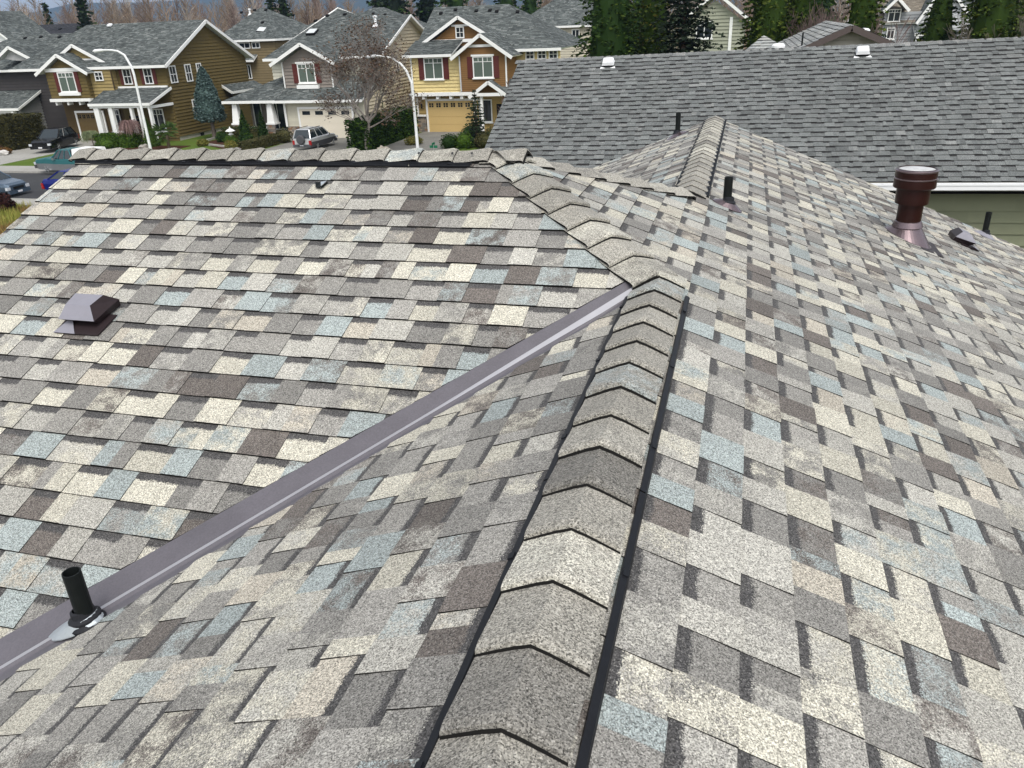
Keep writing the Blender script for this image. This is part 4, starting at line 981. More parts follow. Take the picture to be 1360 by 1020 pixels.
def cone_shape(h, rad, z0=0., p=1.):
    def f(r):
        t = r.random() ** 1.4; z = z0 + (h - z0) * t; R = rad * ((1 - t) ** p) * lumpy((t * 3, 0, rad), 2., .2); a = r.random() * 2 * pi; q = R * (1 - .28 * r.random() ** 2) * lumpy((cos(a) * 2, sin(a) * 2, t * 5), 1.7, .22)
        return (cos(a) * q, sin(a) * q, z + r.uniform(-.05, .05))
    f.core = lambda mb, cols: mb.lathe((0, 0, 0), [(rad * .75, z0), (rad * .75 * .5 ** p, z0 + (h - z0) * .5), (.001, z0 + (h - z0) * .92)], 12, ca=(*cols[0], 0))
    return f
def ball_shape(rx, ry, rz, zc):
    def f(r):
        v = V((r.gauss(0, 1), r.gauss(0, 1), r.gauss(0, 1))).normalized(); k = (1 - .3 * r.random() ** 2) * lumpy(v * 2 + V((rx, ry, 0)), 1.5, .3); z = zc + v.z * rz * k
        return (v.x * rx * k, v.y * ry * k, max(.02, z))
    f.core = lambda mb, cols: mb.lathe((0, 0, 0), [(.0001, max(0, zc - rz * .8))] + [(rx * .78 * sin(pi * i / 8), max(0, zc - rz * .78 * cos(pi * i / 8))) for i in range(1, 8)] + [(.0001, zc + rz * .78)], 12, ca=(*cols[0], 0))
    return f
def box_shape(lx, ly, h):
    def core(mb, cols): mb.rng((-lx * .9, -ly * .9, 0), (lx * .9, ly * .9, h * .9), 0, (*cols[0], 0))
    def f(r):
        x, y, z = r.uniform(-1, 1), r.uniform(-1, 1), r.random(); k = r.random() * (lx * ly + h * lx + h * ly); d = 1 - .12 * r.random() ** 2
        if k < lx * ly: z = d
        elif k < lx * ly + h * lx: y = -d if r.random() < .7 else d
        else: x = d if r.random() < .7 else -d
        w = .05 * noise.noise(V((x * lx * 2, y * ly * 2, z * h * 2))); return (x * lx + w, y * ly + w, max(.03, z * h + w))
    f.core = core
    return f
DG = [(.018, .040, .008), (.028, .056, .012), (.012, .026, .006)]
MG = [(.045, .085, .010), (.065, .110, .014), (.028, .055, .008)]
YG = [(.14, .13, .03), (.17, .15, .04), (.09, .10, .02)]
BLG = [(.075, .115, .105), (.105, .150, .145), (.045, .075, .068)]
spruce_core = lambda mb, cols: mb.lathe((0, 0, 0), [(.001, 1.6), (1.0, 1.9), (1.05, 2.5), (.8, 4.0), (.35, 5.2), (.001, 5.9)], 14, ca=(*cols[0], 0))
OLG = [(.060, .058, .022), (.045, .048, .016), (.080, .070, .030)]
solid_shrub('hedge', 'long clipped brown-green hedge beside the black car\'s driveway', (-63.6, 58.9, 0), box_shape(2.0, 2.0, 2.75), 5200, .11, [(.045, .042, .014), (.06, .055, .018), (.03, .03, .01)], 'hedge', seed=2)
solid_shrub('hedge', 'tall dark clipped hedge between the cream house and the yellow house', (-28.4, 62., 0), box_shape(.9, 5.2, 2.3), 7000, .13, DG + MG[:1], 'hedge', seed=3)
solid_shrub('hedge', 'low clipped hedge with a sloping top beside the porch of the brown house', (-52.2, 58.9, 0), box_shape(2.0, .7, 1.15), 2200, .09, MG, 'hedge', seed=4)
solid_shrub('hedge', 'square clipped hedge in front of the porch rail of the cream house', (-42.7, 63.5, 0), box_shape(2.0, .5, 1.1), 2200, .08, OLG + DG, 'hedge', seed=5)
solid_shrub('hedge', 'low box hedge bending along the path to the cream house', (-38.2, 59.2, 0), box_shape(.55, 2.6, .8), 2200, .07, OLG, 'hedge', seed=6)
solid_shrub('cone_shrub', 'clipped green cone shrub left of the palm', (-49.3, 59.4, 0), cone_shape(2.3, .8), 1500, .09, MG, seed=7, group='clipped cone shrubs')
solid_shrub('cone_shrub', 'clipped dark cone shrub beside the stone lantern', (-39.9, 59.5, 0), cone_shape(2.9, .85), 1700, .09, DG + MG[:1], seed=8, group='clipped cone shrubs')
solid_shrub('cone_shrub', 'clipped dark cone shrub at the foot of the porch column', (-40.4, 63.0, 0), cone_shape(2.5, .6), 1300, .09, DG, seed=9, group='clipped cone shrubs')
def spruce_shape(r):
    t = r.random(); z = 1.5 + 4.6 * t; R = (1.42 * min(1, (t + .06) / .14) ** .5) * (1 - t) ** .62 if t > .0 else 0
    a = r.random() * 2 * pi; q = R * (1 - .35 * r.random() ** 2) * lumpy((cos(a) * 1.5, sin(a) * 1.5, t * 6), 1.7, .2); return (cos(a) * q, sin(a) * q, z)
spruce_shape.core = spruce_core
solid_shrub('blue_spruce', 'egg-shaped blue-green spruce on a bare trunk before the brown gable wall', (-46.3, 64.2, 0), spruce_shape, 9000, .10, BLG, 'tree', trunk=(2.2, .17), seed=10)
for (x, y, rr, h, lab, cols) in ((-43.9, 61.9, .55, .8, 'round dark shrub behind the stone lantern', DG), (-44.4, 59.8, .5, .5, 'low yellow-green shrub left of the stone lantern', YG), (-41.6, 59.6, .45, .45, 'low yellow-green shrub right of the stone lantern', YG),
        (-40.4, 58.0, .5, .5, 'low yellow-green shrub nearest the garden edging', YG), (-42.2, 60.6, .55, .7, 'round green shrub just below the stone lantern', MG), (-21.5, 58.5, .75, 1.0, 'dark round shrub leftmost beside the yellow house driveway', DG),
        (-20.4, 58.6, .75, 1.1, 'bright green round shrub beside the young fir', MG), (-18.8, 58.8, .7, 1.1, 'dark olive round shrub right of the young fir', OLG), (-21.4, 63.4, .8, 1.1, 'dark round shrub behind the young fir', DG), (-19.2, 62.6, .7, 1.0, 'olive shrub at the end of the neighbour\'s roof', OLG),
        (-52.2, 57.4, .8, .9, 'bright green mound by the left lamp post', MG), (-54.6, 61.0, .5, .9, 'potted dark shrub by the olive garage door', DG), (-37.6, 61.6, .75, 1.1, 'tiered round shrub beside the cream garage', OLG), (-60.8, 55.0, .6, .5, 'rust-coloured low shrub by the kerb', [(.12, .06, .02), (.16, .09, .03)]), (-62.5, 55.6, .7, .8, 'brown leafless low shrub below the long hedge', [(.07, .04, .03), (.1, .06, .04)]),
        (-25.3, 60.6, .7, .6, 'rounded pale stone-coloured shrub by the tall hedge', YG)):
    solid_shrub('round_shrub', lab, (x, y, 0), ball_shape(rr, rr, h * .6, h * .5), 750, .075, cols, seed=int(abs(x * 10)))
# weeping tree and weeping shrub
def weeping(name, label, loc, h, rad, n, cols, th, seed):
    root = thing(name, label, 'tree', loc); r = random.Random(seed); mb = MB(); mb.tube([(.1, 0, 0), (.02, 0, h * .5), (0, 0, h * .85)], [th, th * .8, th * .6], 7, ca=(.2, .17, .15, 0)); put(root, mb, 'trunk', 'bark'); mb = MB()
    for i in range(n):
        a = r.random() * 2 * pi; R = rad * r.uniform(.4, 1); top = h * r.uniform(.9, 1.05); p0 = V((0, 0, h * .85)); p1 = V((cos(a) * R * .6, sin(a) * R * .6, top)); p2 = V((cos(a) * R, sin(a) * R, top - .35 - r.random() * h * .35))
        mb.tube([p0, p1, p2], [.02, .012, .006], 3, ca=jit(r, cols[0]), cap=False)
        for k in range(3): leaf(mb, r, p1.lerp(p2, r.random()), .05, cols)
    put(root, mb, 'crown', 'leaf')
weeping('weeping_tree', 'small bare weeping cherry before the white porch of the brown house', (-50.8, 58.9, 0), 2.2, 1.1, 260, [(.22, .14, .13), (.17, .11, .10)], .06, 3)
weeping('weeping_shrub', 'pale green weeping mound beside the parked black car', (-54.9, 58.8, 0), 1.35, 1.0, 320, [(.16, .19, .10), (.12, .15, .07)], .05, 4)
# palm
root = thing('palm', 'small fan palm on the lawn near the corner of the brown house', 'palm', (-46.6, 58.2, 0)); mb = MB(); mb.tube([(0, 0, 0), (0, .02, 1.1)], [.14, .11], 8, ca=(.10, .075, .05, 0)); put(root, mb, 'trunk', 'bark'); mb = MB(); r = random.Random(5)
for i in range(26):
    a = r.random() * 2 * pi; el = r.uniform(-.5, 1.2); d = V((cos(a) * cos(el), sin(a) * cos(el), sin(el))); c = V((0, 0, 1.15)) + d * .75; sd = d.cross(V((0, 0, 1))).normalized(); u = sd.cross(d)
    for k in range(11):
        b = (k / 10 - .5) * 2.3; e = (d * cos(b) + sd * sin(b)); mb.face([c, c + e * .35 + u * .02 - sd * .02, c + e * .65 - V((0, 0, .1 + .1 * abs(b)))], 0, jit(r, (.06, .10, .025)))
    mb.face([V((0, 0, 1.1)), V((0, 0, 1.13)), c], 0, (.07, .1, .03, 0))
put(root, mb, 'fronds', 'leaf')
# stone lantern / bird bath
root = thing('garden_lantern', 'small white stone lantern among the yellow-green shrubs', 'lantern', (-42.6, 61.4, 0)); mb = MB(); mb.lathe((0, 0, 0), [(.28, 0), (.26, .12), (.10, .2), (.09, .65), (.22, .72), (.22, .78)], 12); put(root, mb, 'pedestal', 'white'); mb = MB(); mb.lathe((0, 0, .78), [(.14, 0), (.14, .22), (.42, .24), (.2, .40), (.05, .46), (.06, .56), (.0001, .6)], 12); put(root, mb, 'roof_cap', 'white')
# rocks
def rock(label, loc, s, col, seed):
    mb = MB(); r = random.Random(seed); n, k = 7, 12; rings = []
    for i in range(n + 1):
        th = pi * i / n; rings.append([V((sin(th) * cos(2 * pi * j / k) * s[0], sin(th) * sin(2 * pi * j / k) * s[1], cos(th) * s[2] + s[2] * .6)) * lumpy((sin(th) * cos(2 * pi * j / k), sin(th) * sin(2 * pi * j / k), cos(th)), 1.6, .5, seed) for j in range(k)])
    for i in range(n):
        for j in range(k): mb.face([rings[i][j], rings[i][(j + 1) % k], rings[i + 1][(j + 1) % k], rings[i + 1][j]], 0, (*col, 0))
    o = mb.build('rock', 'stone'); o.location = loc; tag(o, label, 'rock')
rock('grey boulder in the bed left of the palm', (-48.6, 57.6, .05), (.5, .35, .25), (.30, .28, .25), 1)
rock('white rock at the kerb below the long hedge', (-60.2, 54.4, .05), (.45, .3, .25), (.5, .48, .45), 2)
rock('flat pale rock at the end of the tall hedge', (-26.3, 57.0, .05), (.5, .4, .25), (.4, .36, .3), 3)

def branch(mb, r, p, d, L, rad, depth, col, tips, spread=.55, sides=5, minr=.008, up=.12, segs=3):
    pts = [p]; rr = [rad]; q = V(p); dd = V(d)
    for i in range(segs):
        dd = (dd + V((r.gauss(0, .10), r.gauss(0, .10), r.gauss(0, .06) + up * .4))).normalized(); q = q + dd * (L / segs); pts.append(V(q)); rr.append(max(minr, rad * (1 - .5 * (i + 1) / segs)))
    mb.tube(pts, rr, sides if depth > 1 else 3, ca=(*col, 0), cap=False)
    if depth <= 0: tips.append((pts[-1], dd)); return
    n = r.choice((2, 3, 3)) if depth > 1 else r.choice((3, 4))
    for i in range(n):
        k = r.uniform(.45, 1); idx = min(segs - 1, int(k * segs)); f = k * segs - idx; s = pts[idx].lerp(pts[idx + 1], min(1, f))
        nd = (dd + V((r.gauss(0, spread), r.gauss(0, spread), r.gauss(0, spread * .6) + up))).normalized(); branch(mb, r, s, nd, L * r.uniform(.55, .8), max(minr, rad * .55), depth - 1, col, tips, spread, sides, minr, up, segs)
    branch(mb, r, pts[-1], dd, L * .7, max(minr, rad * .5), depth - 1, col, tips, spread, sides, minr, up, segs)
def bare_tree(name, label, loc, h, seed, trunk=.18, depth=5, col=(.24, .21, .19), leaves=0, lcols=(), spread=.55, stems=1, group=None, ls=.1, first=.34, minr=.008, lean=0.):
    root = thing(name, label, 'tree', loc, group); r = random.Random(seed); mb = MB(); tips = []
    for s in range(stems):
        d = V((r.gauss(0, .35 if stems > 1 else .03) + lean, r.gauss(0, .3 if stems > 1 else .03), 1)).normalized(); branch(mb, r, V((r.uniform(-.3, .3) * (stems > 1), 0, -.05)), d, h * first, trunk, depth, col, tips, spread, minr=minr)
    put(root, mb, 'branches', 'bark')
    if leaves:
        mb = MB()
        for i in range(leaves):
            p, d = r.choice(tips); leaf(mb, r, p + V((r.gauss(0, .22), r.gauss(0, .22), r.gauss(0, .22))), ls * r.uniform(.6, 1.3), lcols)
        put(root, mb, 'dry_leaves', 'leaf')
    return root
root = thing('street_tree', 'large bare street tree still holding brown seed clusters, beside the cream house garage', 'tree', (-27.9, 57.2, 0)); r = random.Random(31); mb = MB(); tips = []; BK = (.25, .22, .20)
mb.tube([(.1, 0, -.05), (.12, 0, .9), (.35, 0, 1.9), (.38, 0, 2.3)], [.22, .19, .18, .16], 10, ca=(*BK, 0), cap=False)
for (dx, dy, dz, L, rd, pz) in ((.05, 0, 1, 2.7, .14, 2.2), (-.75, .1, .8, 2.3, .10, 1.9), (.85, -.2, .75, 2.4, .11, 2.0), (-.35, -.5, .9, 2.3, .09, 2.2), (.45, .5, .9, 2.3, .09, 2.2), (-.95, .2, .45, 1.8, .07, 1.6), (1.0, .1, .4, 1.9, .07, 1.7), (-.15, .3, 1, 2.6, .09, 2.4), (.25, -.4, 1, 2.6, .09, 2.5)):
    branch(mb, r, V((.36, 0, pz)), V((dx, dy, dz)).normalized(), L, rd, 4, BK, tips, .50, 6, .011, .10, 4)
put(root, mb, 'branches', 'bark'); mb = MB()
for i in range(6500):
    p_, d_ = r.choice(tips); leaf(mb, r, p_ + V((r.gauss(0, .25), r.gauss(0, .25), r.gauss(0, .25))), .085 * r.uniform(.6, 1.4), [(.105, .062, .042), (.075, .045, .032), (.12, .08, .05), (.09, .065, .045)])
put(root, mb, 'dry_leaves', 'leaf')

def conifer(name, label, loc, h, rad, seed, cols, n=None, trunk=.15, group=None, droop=.25, z0=.06, dens=1., shape=1., s=None, layer=None, tcol=(.07, .05, .04), solid=0.):
    root = thing(name, label, 'tree', loc, group); r = random.Random(seed); mb = MB(); mb.tube([(0, 0, -.1), (0, 0, h * .5), (0, 0, h * .98)], [trunk, trunk * .6, .02], 7, ca=(*tcol, 0)); put(root, mb, 'trunk', 'bark'); mb = MB()
    if solid:
        pr = [(.001, h * z0)] + [(rad * solid * (1 - t) ** shape, h * t) for t in [z0 + (1 - z0) * q / 9 for q in range(1, 9)]] + [(.001, h * .97)]
        mb.lathe((0, 0, 0), pr, 12, ca=(*cols[0], 0))
    step = layer or max(.12, h * .030); z = h * z0; s = s or h * .022
    while z < h:
        t = z / h; R = rad * (1 - t) ** shape + .03 * rad; nb_ = max(4, int(dens * (6 + 9 * (1 - t)))); 
        for i in range(nb_):
            a = r.random() * 2 * pi; L = R * r.uniform(.55, 1.15); d = V((cos(a), sin(a), 0)); m = max(3, int(L / (s * .8)))
            for k in range(m):
                f = (k + r.random()) / m; p = d * (L * f) + V((0, 0, z - droop * L * f * f + .10 * L * f)); w = s * 1.6 * (1 - f * .55)
                p += V((r.gauss(0, w * .5), r.gauss(0, w * .5), r.gauss(0, w * .25))); leaf(mb, r, p, s * r.uniform(.7, 1.5), cols, up=.35)
        z += step * r.uniform(.8, 1.2)
    put(root, mb, 'crown', 'leaf'); return root
conifer('young_fir', 'young dark fir with tiered branches beside the ochre garage door', (-19.65, 59.6, 0), 4.2, 1.25, 21, [(.022, .034, .016), (.035, .05, .022), (.012, .02, .01)], droop=.1, layer=.22, s=.10, dens=1.3, shape=.8)
# evergreens beyond the neighbour's ridge
CED = [(.028, .052, .008), (.054, .080, .012), (.016, .030, .006), (.068, .088, .014)]
SPR = [(.008, .014, .008), (.016, .026, .014), (.025, .038, .022), (.004, .007, .004)]
GRN = 'evergreens beyond the neighbour\'s roof'
for (x, y, h, rad, cols, lab, dn_) in ((-7.4, 47, 15, 2.6, DG + CED[:2], 'mid green cedar nearest the cream hipped house, left of the dark spruce', 1.7), (-3.3, 45, 15, 2.5, SPR, 'very dark open spruce with pale wall showing through it', 1.1), (-5.3, 49, 13, 2.0, CED + YG[:1], 'yellow-tinged cedar between the mid green cedar and the dark spruce', 1.3),
        (.9, 48, 16, 2.0, CED, 'bright green cedar left of the brown gabled house', 1.9), (2.6, 50, 17, 1.8, CED, 'bright green cedar directly behind the brown gabled house', 1.7), (5.4, 47, 15, 1.5, CED, 'slim bright cedar right of the brown gabled house', 1.9), (9.6, 50, 9.9, 2.1, CED + DG, 'broad low cedar in front of the far tan-roofed house', 2.0), (13.2, 53, 15, 2.6, CED, 'cedar filling the gap between the two right-hand cedars', 1.8), (11.6, 48, 15, 2.2, CED, 'tall cedar near the right edge of the view', 1.8)):
    conifer('evergreen_tree', lab, (x, y, 0), h, rad, int(x * 7 + 100), cols, group=GRN, dens=dn_ * 1.5, s=.105, layer=.23, z0=.30, shape=.5, trunk=.2, solid=0. if cols is SPR else .62)
for (x, y, h, c, lab, st) in ((-6.2, 36, 8.4, (.19, .13, .12), 'reddish bare shrub with arching twigs rising over the neighbour\'s ridge', 7), (-8.0, 38, 8.0, (.17, .12, .11), 'thicket of dark reddish twigs at the left end of the neighbour\'s ridge', 7), (3.7, 46, 10.5, (.15, .11, .10), 'brown bare tree among the cedars above the brown gable', 4), (14.4, 47, 11, (.17, .15, .12), 'grey-brown bare tree at the right edge of the view', 5), (10.3, 60, 7.5, (.19, .15, .13), 'small bare tree in front of the far tan-roofed house', 4)):
    bare_tree('bare_shrub', lab, (x, y, 0), h, int(abs(x) * 13), .07, 5, c, spread=.38, stems=st, first=.30, minr=.011)
# woods behind the houses: one mass of bare trees, plus conifers one can tell apart
mb = MB(); r = random.Random(77)
for i in range(330):
    x = r.uniform(-235, 30); y = r.uniform(125, 205); 
    if x > -60 and y < 140: y += 25
    h = r.uniform(12.5, 17) * (1 if x < -60 else .95) * (y / 165) ** .25 + (1.5 if x < -100 else -1.)
    k = r.random(); col = (.24, .18, .13) if k < .45 else ((.19, .14, .12) if k < .8 else (.30, .26, .22)); q = r.uniform(.7, 1.15); col = tuple(c * q for c in col)
    b = V((x, y, 0)); mb.tube([b, b + V((r.gauss(0, .3), 0, h * .55)), b + V((r.gauss(0, .6), 0, h))], [.22, .14, .03], 3, 0, (*(tuple(min(1, c * 1.35) for c in col)), 0), cap=False)
    for j in range(60):
        t = r.uniform(.38, 1); p = b + V((0, 0, h * t * .93)); a = r.random() * 2 * pi; L = (1.15 - t) * h * .34 + .5; d = V((cos(a) * .55, sin(a) * .55, r.uniform(.5, 1.2))).normalized(); e = p + d * L; w = .045 + .03 * (1 - t); sd = d.cross(V((0, 1, 0))).normalized() * w
        cc = jit(r, col, .35); mb.face([p - sd, p + sd, e], 0, cc)
        for q_ in range(2):
            f = r.uniform(.3, .9); p2 = p.lerp(e, f); d2 = (d + V((r.gauss(0, .5), r.gauss(0, .5), r.gauss(0, .3)))).normalized(); e2 = p2 + d2 * L * .6; sd2 = d2.cross(V((0, 1, 0))).normalized() * w * .7; mb.face([p2 - sd2, p2 + sd2, e2], 0, cc)
struct(mb.build('bare_woods', 'bark'), 'stuff')
GR2 = 'conifers standing in the far woods'
for (x, y, h, rad, lab) in ((-98.4, 110, 16.5, 2.9, 'tall dark conifer standing alone above the brown house roof'), (-129, 135, 15.0, 1.6, 'thin small conifer at the far left against the blue hill'), (-71, 122, 15.5, 3.4, 'broad dark conifer left of the brown hipped house'), (-60, 135, 16.5, 3.2, 'dark conifer above the low hipped house, leftmost of three'), (-55.5, 130, 16.5, 3.4, 'dark conifer above the low hipped house, middle of three'), (-51.2, 133, 17, 3.3, 'dark conifer above the low hipped house, rightmost of three'),
        (-44.5, 128, 16, 3.6, 'conifer to the right of the peaked hipped house'), (-38.5, 136, 15, 3.5, 'pale green conifer above the left end of the yellow house roof'), (-33, 130, 14, 3.2, 'low green conifer above the yellow house ridge'), (-84, 140, 15.5, 2.6, 'dark conifer in the woods right of the lone tall conifer'), (-14.5, 118, 17, 3.2, 'green conifer right of the cream hipped house'), (7, 100, 17, 3.4, 'dark conifer behind the bright cedars'), (27, 110, 16, 3.5, 'dark conifer behind the far tan-roofed house'), (22.5, 105, 15, 3.0, 'dark conifer at the right of the far tan-roofed house')):
    conifer('conifer', lab, (x, y, 0), h * (1.12 if -65 < x < -30 else 1), rad * (1.45 if -65 < x < -30 else 1), int(abs(x)), SPR + DG if x < -45 else DG + MG[:1], group=GR2, dens=1.3, s=.34, layer=.45, z0=.15, shape=.75, trunk=.25, solid=.5)
# hills
mb = MB(); nx = 60; rows = []
for j, (yy, hk) in enumerate(((2500, 0.), (2900, .55), (3300, 1.), (3900, .6), (4600, 0.))):
    rows.append([V((-5200 + i * 130, yy + 60 * noise.noise(V((i * .4, j, 0))), hk * (150 + 120 * noise.noise(V((i * .13, 3.3, 0))) + 40 * noise.noise(V((i * .5, 1.3, j)))) * (1 if i < 30 else max(.25, 1 - (i - 30) * .06)) - 3)) for i in range(nx)])
for j in range(4):
    for i in range(nx - 1): mb.face([rows[j][i], rows[j][i + 1], rows[j + 1][i + 1], rows[j + 1][i]])
M['hill'] = ground_mat('forested_hill', (.020, .032, .020), (.035, .045, .028), .004, .05)
struct(mb.build('hills', 'hill'))

m_ = bpy.data.materials.new('haze_air'); m_.use_nodes = True; t_n = m_.node_tree; t_n.nodes.clear(); o_ = t_n.nodes.new('ShaderNodeOutputMaterial'); v_ = t_n.nodes.new('ShaderNodeVolumePrincipled'); v_.inputs['Color'].default_value = (.42, .62, .95, 1); v_.inputs['Density'].default_value = .00018; v_.inputs['Anisotropy'].default_value = .2; t_n.links.new(v_.outputs[0], o_.inputs['Volume']); M['haze'] = m_
mb = MB(); mb.rng((-6800, -60, -4), (1500, 5200, 420)); struct(mb.build('haze', 'haze'), 'stuff')

# ================================================================ VEHICLES AND STREET FURNITURE
def car_paint(name, col, rough=.28, metal=.3): return plain(name, col, rough, metal=metal, var=.05, scale=1.5, spec=.6)
M['tyre'] = plain('tyre_rubber', (.015, .015, .015), .85); M['rim'] = plain('alloy_rim', (.45, .46, .47), .35, metal=.7); M['chrome'] = plain('chrome_trim', (.6, .6, .62), .2, metal=.9); M['head'] = plain('headlamp_lens', (.55, .57, .6), .1); M['tail'] = plain('tail_lamp_lens', (.35, .02, .02), .2)
M['car_glass'] = glass_mat('car_glass', (.02, .028, .032), .05); M['plate'] = plain('licence_plate', (.7, .7, .72), .5); M['grey_trim'] = plain('grey_plastic', (.07, .07, .075), .6)
def car(name, label, loc, heading, L, W, body, cabin, paint, lower=None, wheel_r=.34, wb=(.82, -.82), wheelr=None, spare=False, rails=False, roofcol=None, plate=True):
    """body: [(x, z_top)], cabin: [(x_base, x_top)...]; x forward, metres"""
    root = thing(name, label, 'car', loc); ang = heading; hw = W / 2
    def sec(x, zb, zt, w0, w1): return [V((x, -w0, zb)), V((x, -hw * w1 / 1., (zb + zt) / 2 + .05)), V((x, -hw * w1 * .97, zt - .06)), V((x, -hw * w1 * .86, zt)), V((x, hw * w1 * .86, zt)), V((x, hw * w1 * .97, zt - .06)), V((x, hw * w1, (zb + zt) / 2 + .05)), V((x, w0, zb))]
    mb = MB(); S_ = [sec(x, zb, zt, hw * .93 * wk, wk) for (x, zb, zt, wk) in body]
    for a, b in zip(S_, S_[1:]):
        for i in range(7): mb.face([a[i], a[i + 1], b[i + 1], b[i]], 1 if (lower and i in (0, 6)) else 0)
        mb.face([a[7], a[0], b[0], b[7]], 1)
    mb.face(S_[0], 0); mb.face(S_[-1], 0)
    b_ = put(root, mb, 'body', [paint, lower or 'grey_trim'])
    # cabin: base loop and roof loop
    (xb0, xb1, zb), (xt0, xt1, zt) = cabin; wb_, wt = hw * .88, hw * .70
    B4 = [V((xb0, -wb_, zb)), V((xb1, -wb_, zb)), V((xb1, wb_, zb)), V((xb0, wb_, zb))]; T4 = [V((xt0, -wt, zt)), V((xt1, -wt, zt)), V((xt1, wt, zt)), V((xt0, wt, zt))]
    mb = MB(); mb.face(T4); mid = [p + V((0, 0, .05)) for p in T4]; c = sum(T4, V()) / 4; mid = [c + (p - c) * .86 for p in mid]
    for i in range(4): mb.face([T4[i], T4[(i + 1) % 4], mid[(i + 1) % 4], mid[i]])
    mb.face(mid)
    for i in range(4): mb.bar(B4[i], T4[i], .07, .07)
    for k in (.38, .68):
        for y0, y1 in ((0, 1), (3, 2)): mb.bar(B4[y0].lerp(B4[y1], k), T4[y0].lerp(T4[y1], k), .07, .05)
    put(root, mb, 'roof', roofcol or paint)
    mb = MB()
    for i in range(4): mb.face([B4[i], B4[(i + 1) % 4], T4[(i + 1) % 4], T4[i]])
    put(root, mb, 'windows', 'car_glass')
    for sx in wb:
        for sy in (-1, 1):
            c = V((sx * L / 2 * .74, sy * (hw - .05), wheel_r)); mb = MB(); ax = V((0, sy, 0))
            mb.lathe(c - ax * .1, [(.0001, 0), (wheel_r * .9, 0), (wheel_r, .03), (wheel_r, .18), (wheel_r * .92, .21), (wheel_r * .62, .21)], 20, ax=ax); w = put(root, mb, 'wheel', 'tyre')
            mb = MB(); mb.lathe(c - ax * .1, [(wheel_r * .66, .212), (wheel_r * .6, .19), (wheel_r * .2, .185), (.0001, .20)], 20, ax=ax)
            for k in range(5):
                a = 2 * pi * k / 5; mb.bar(c + ax * .10 , c + ax * .10 + V((cos(a), 0, sin(a))) * wheel_r * .6, .05, .03)
            put(w, mb, 'rim', 'rim')
            mb = MB(); mb.lathe(c - ax * .02, [(wheel_r * 1.14, .0), (wheel_r * 1.16, .115), (wheel_r * 1.04, .115)], 20, ax=ax); put(root, mb, 'wheel_arch', 'grey_trim' if lower else 'dark')
    xf, xr_ = body[-1][0], body[0][0]; zf = body[-1][2]; zr2 = body[0][2]
    for sy in (-1, 1):
        mb = MB(); mb.rng((xf - .12, sy * hw * .82 - .16, zf - .26), (xf + .03, sy * hw * .82 + .10, zf - .09)); put(root, mb, 'headlight', 'head')
        mb = MB(); mb.rng((xr_ - .03, sy * hw * .84 - .09, zr2 - .45), (xr_ + .12, sy * hw * .84 + .09, zr2 - .10)); put(root, mb, 'tail_light', 'tail')
        mb = MB(); mb.box((cabin[0][1] - .35, sy * (hw + .04), cabin[0][2] + .05), (.08, .1, .07)); put(root, mb, 'mirror', paint if not lower else 'chrome')
    mb = MB(); mb.rng((xf - .05, -hw * .45, zf - .24), (xf + .035, hw * .45, zf - .10)); mb.rng((xf - .05, -hw * .5, zf - .48), (xf + .03, hw * .5, zf - .36)); put(root, mb, 'grille', 'chrome' if lower else 'dark')
    mb = MB(); mb.rng((xf - .1, -hw * .9, zf - .52), (xf + .07, hw * .9, zf - .30)); mb.rng((xr_ - .07, -hw * .9, .35), (xr_ + .1, hw * .9, .56)); put(root, mb, 'bumper', 'grey_trim' if lower else paint)
    mb = MB(); mb.rng((xf + .07, -.16, zf - .46), (xf + .085, .16, zf - .35)); mb.rng((xr_ - .085, -.16, .45), (xr_ - .07, .16, .54)); put(root, mb, 'licence_plate', 'plate')
    if spare: mb = MB(); mb.lathe((xr_ - .02, 0, .92), [(.34, 0), (.35, .04), (.34, .18), (.30, .22), (.0001, .23)], 24, ax=V((-1, 0, 0))); put(root, mb, 'spare_wheel', 'grey_trim')
    if rails:
        for sy in (-1, 1): mb = MB(); mb.bar((xt0 + .1, sy * wt * .9, zt + .09), (xt1 - .2, sy * wt * .9, zt + .09), .04, .04); put(root, mb, 'roof_rail', 'dark')
    root.rotation_euler = (0, 0, ang); return root
suv_b = lambda L, z1, z2: [(-L / 2, .5, z1 - .06, .90), (-L / 2 + .15, .36, z1, .97), (-L / 4, .3, z1 + .02, 1.), (L / 8, .3, z1, 1.), (L / 2 - 1.0, .32, z2 + .03, .99), (L / 2 - .25, .36, z2 - .05, .94), (L / 2, .45, z2 - .16, .84)]
sed_b = lambda L, z1, z2: [(-L / 2, .45, z1 - .16, .86), (-L / 2 + .2, .32, z1 - .03, .95), (-L / 4, .26, z1, 1.), (L / 8, .26, z1 - .01, 1.), (L / 2 - 1.1, .28, z2, .98), (L / 2 - .25, .33, z2 - .12, .92), (L / 2, .4, z2 - .24, .80)]
M['pt_black'] = car_paint('black_car_paint', (.006, .006, .007), .12, .2); M['pt_silver'] = car_paint('silver_car_paint', (.66, .67, .68), .3, .5); M['pt_teal'] = car_paint('teal_truck_paint', (.02, .13, .14), .3); M['pt_blue'] = car_paint('bright_blue_paint', (.012, .022, .20), .2); M['pt_slate'] = car_paint('slate_blue_paint', (.10, .14, .19), .25, .5)
car('black_suv', 'black sport utility car parked nose-out on the brown house driveway', (-57.7, 57.6, .02), atan2(-.97, .26), 4.75, 1.95, suv_b(4.75, 1.12, 1.05), ((-2.1, .95, 1.10), (-1.7, .15, 1.68)), 'pt_black', wheel_r=.40)
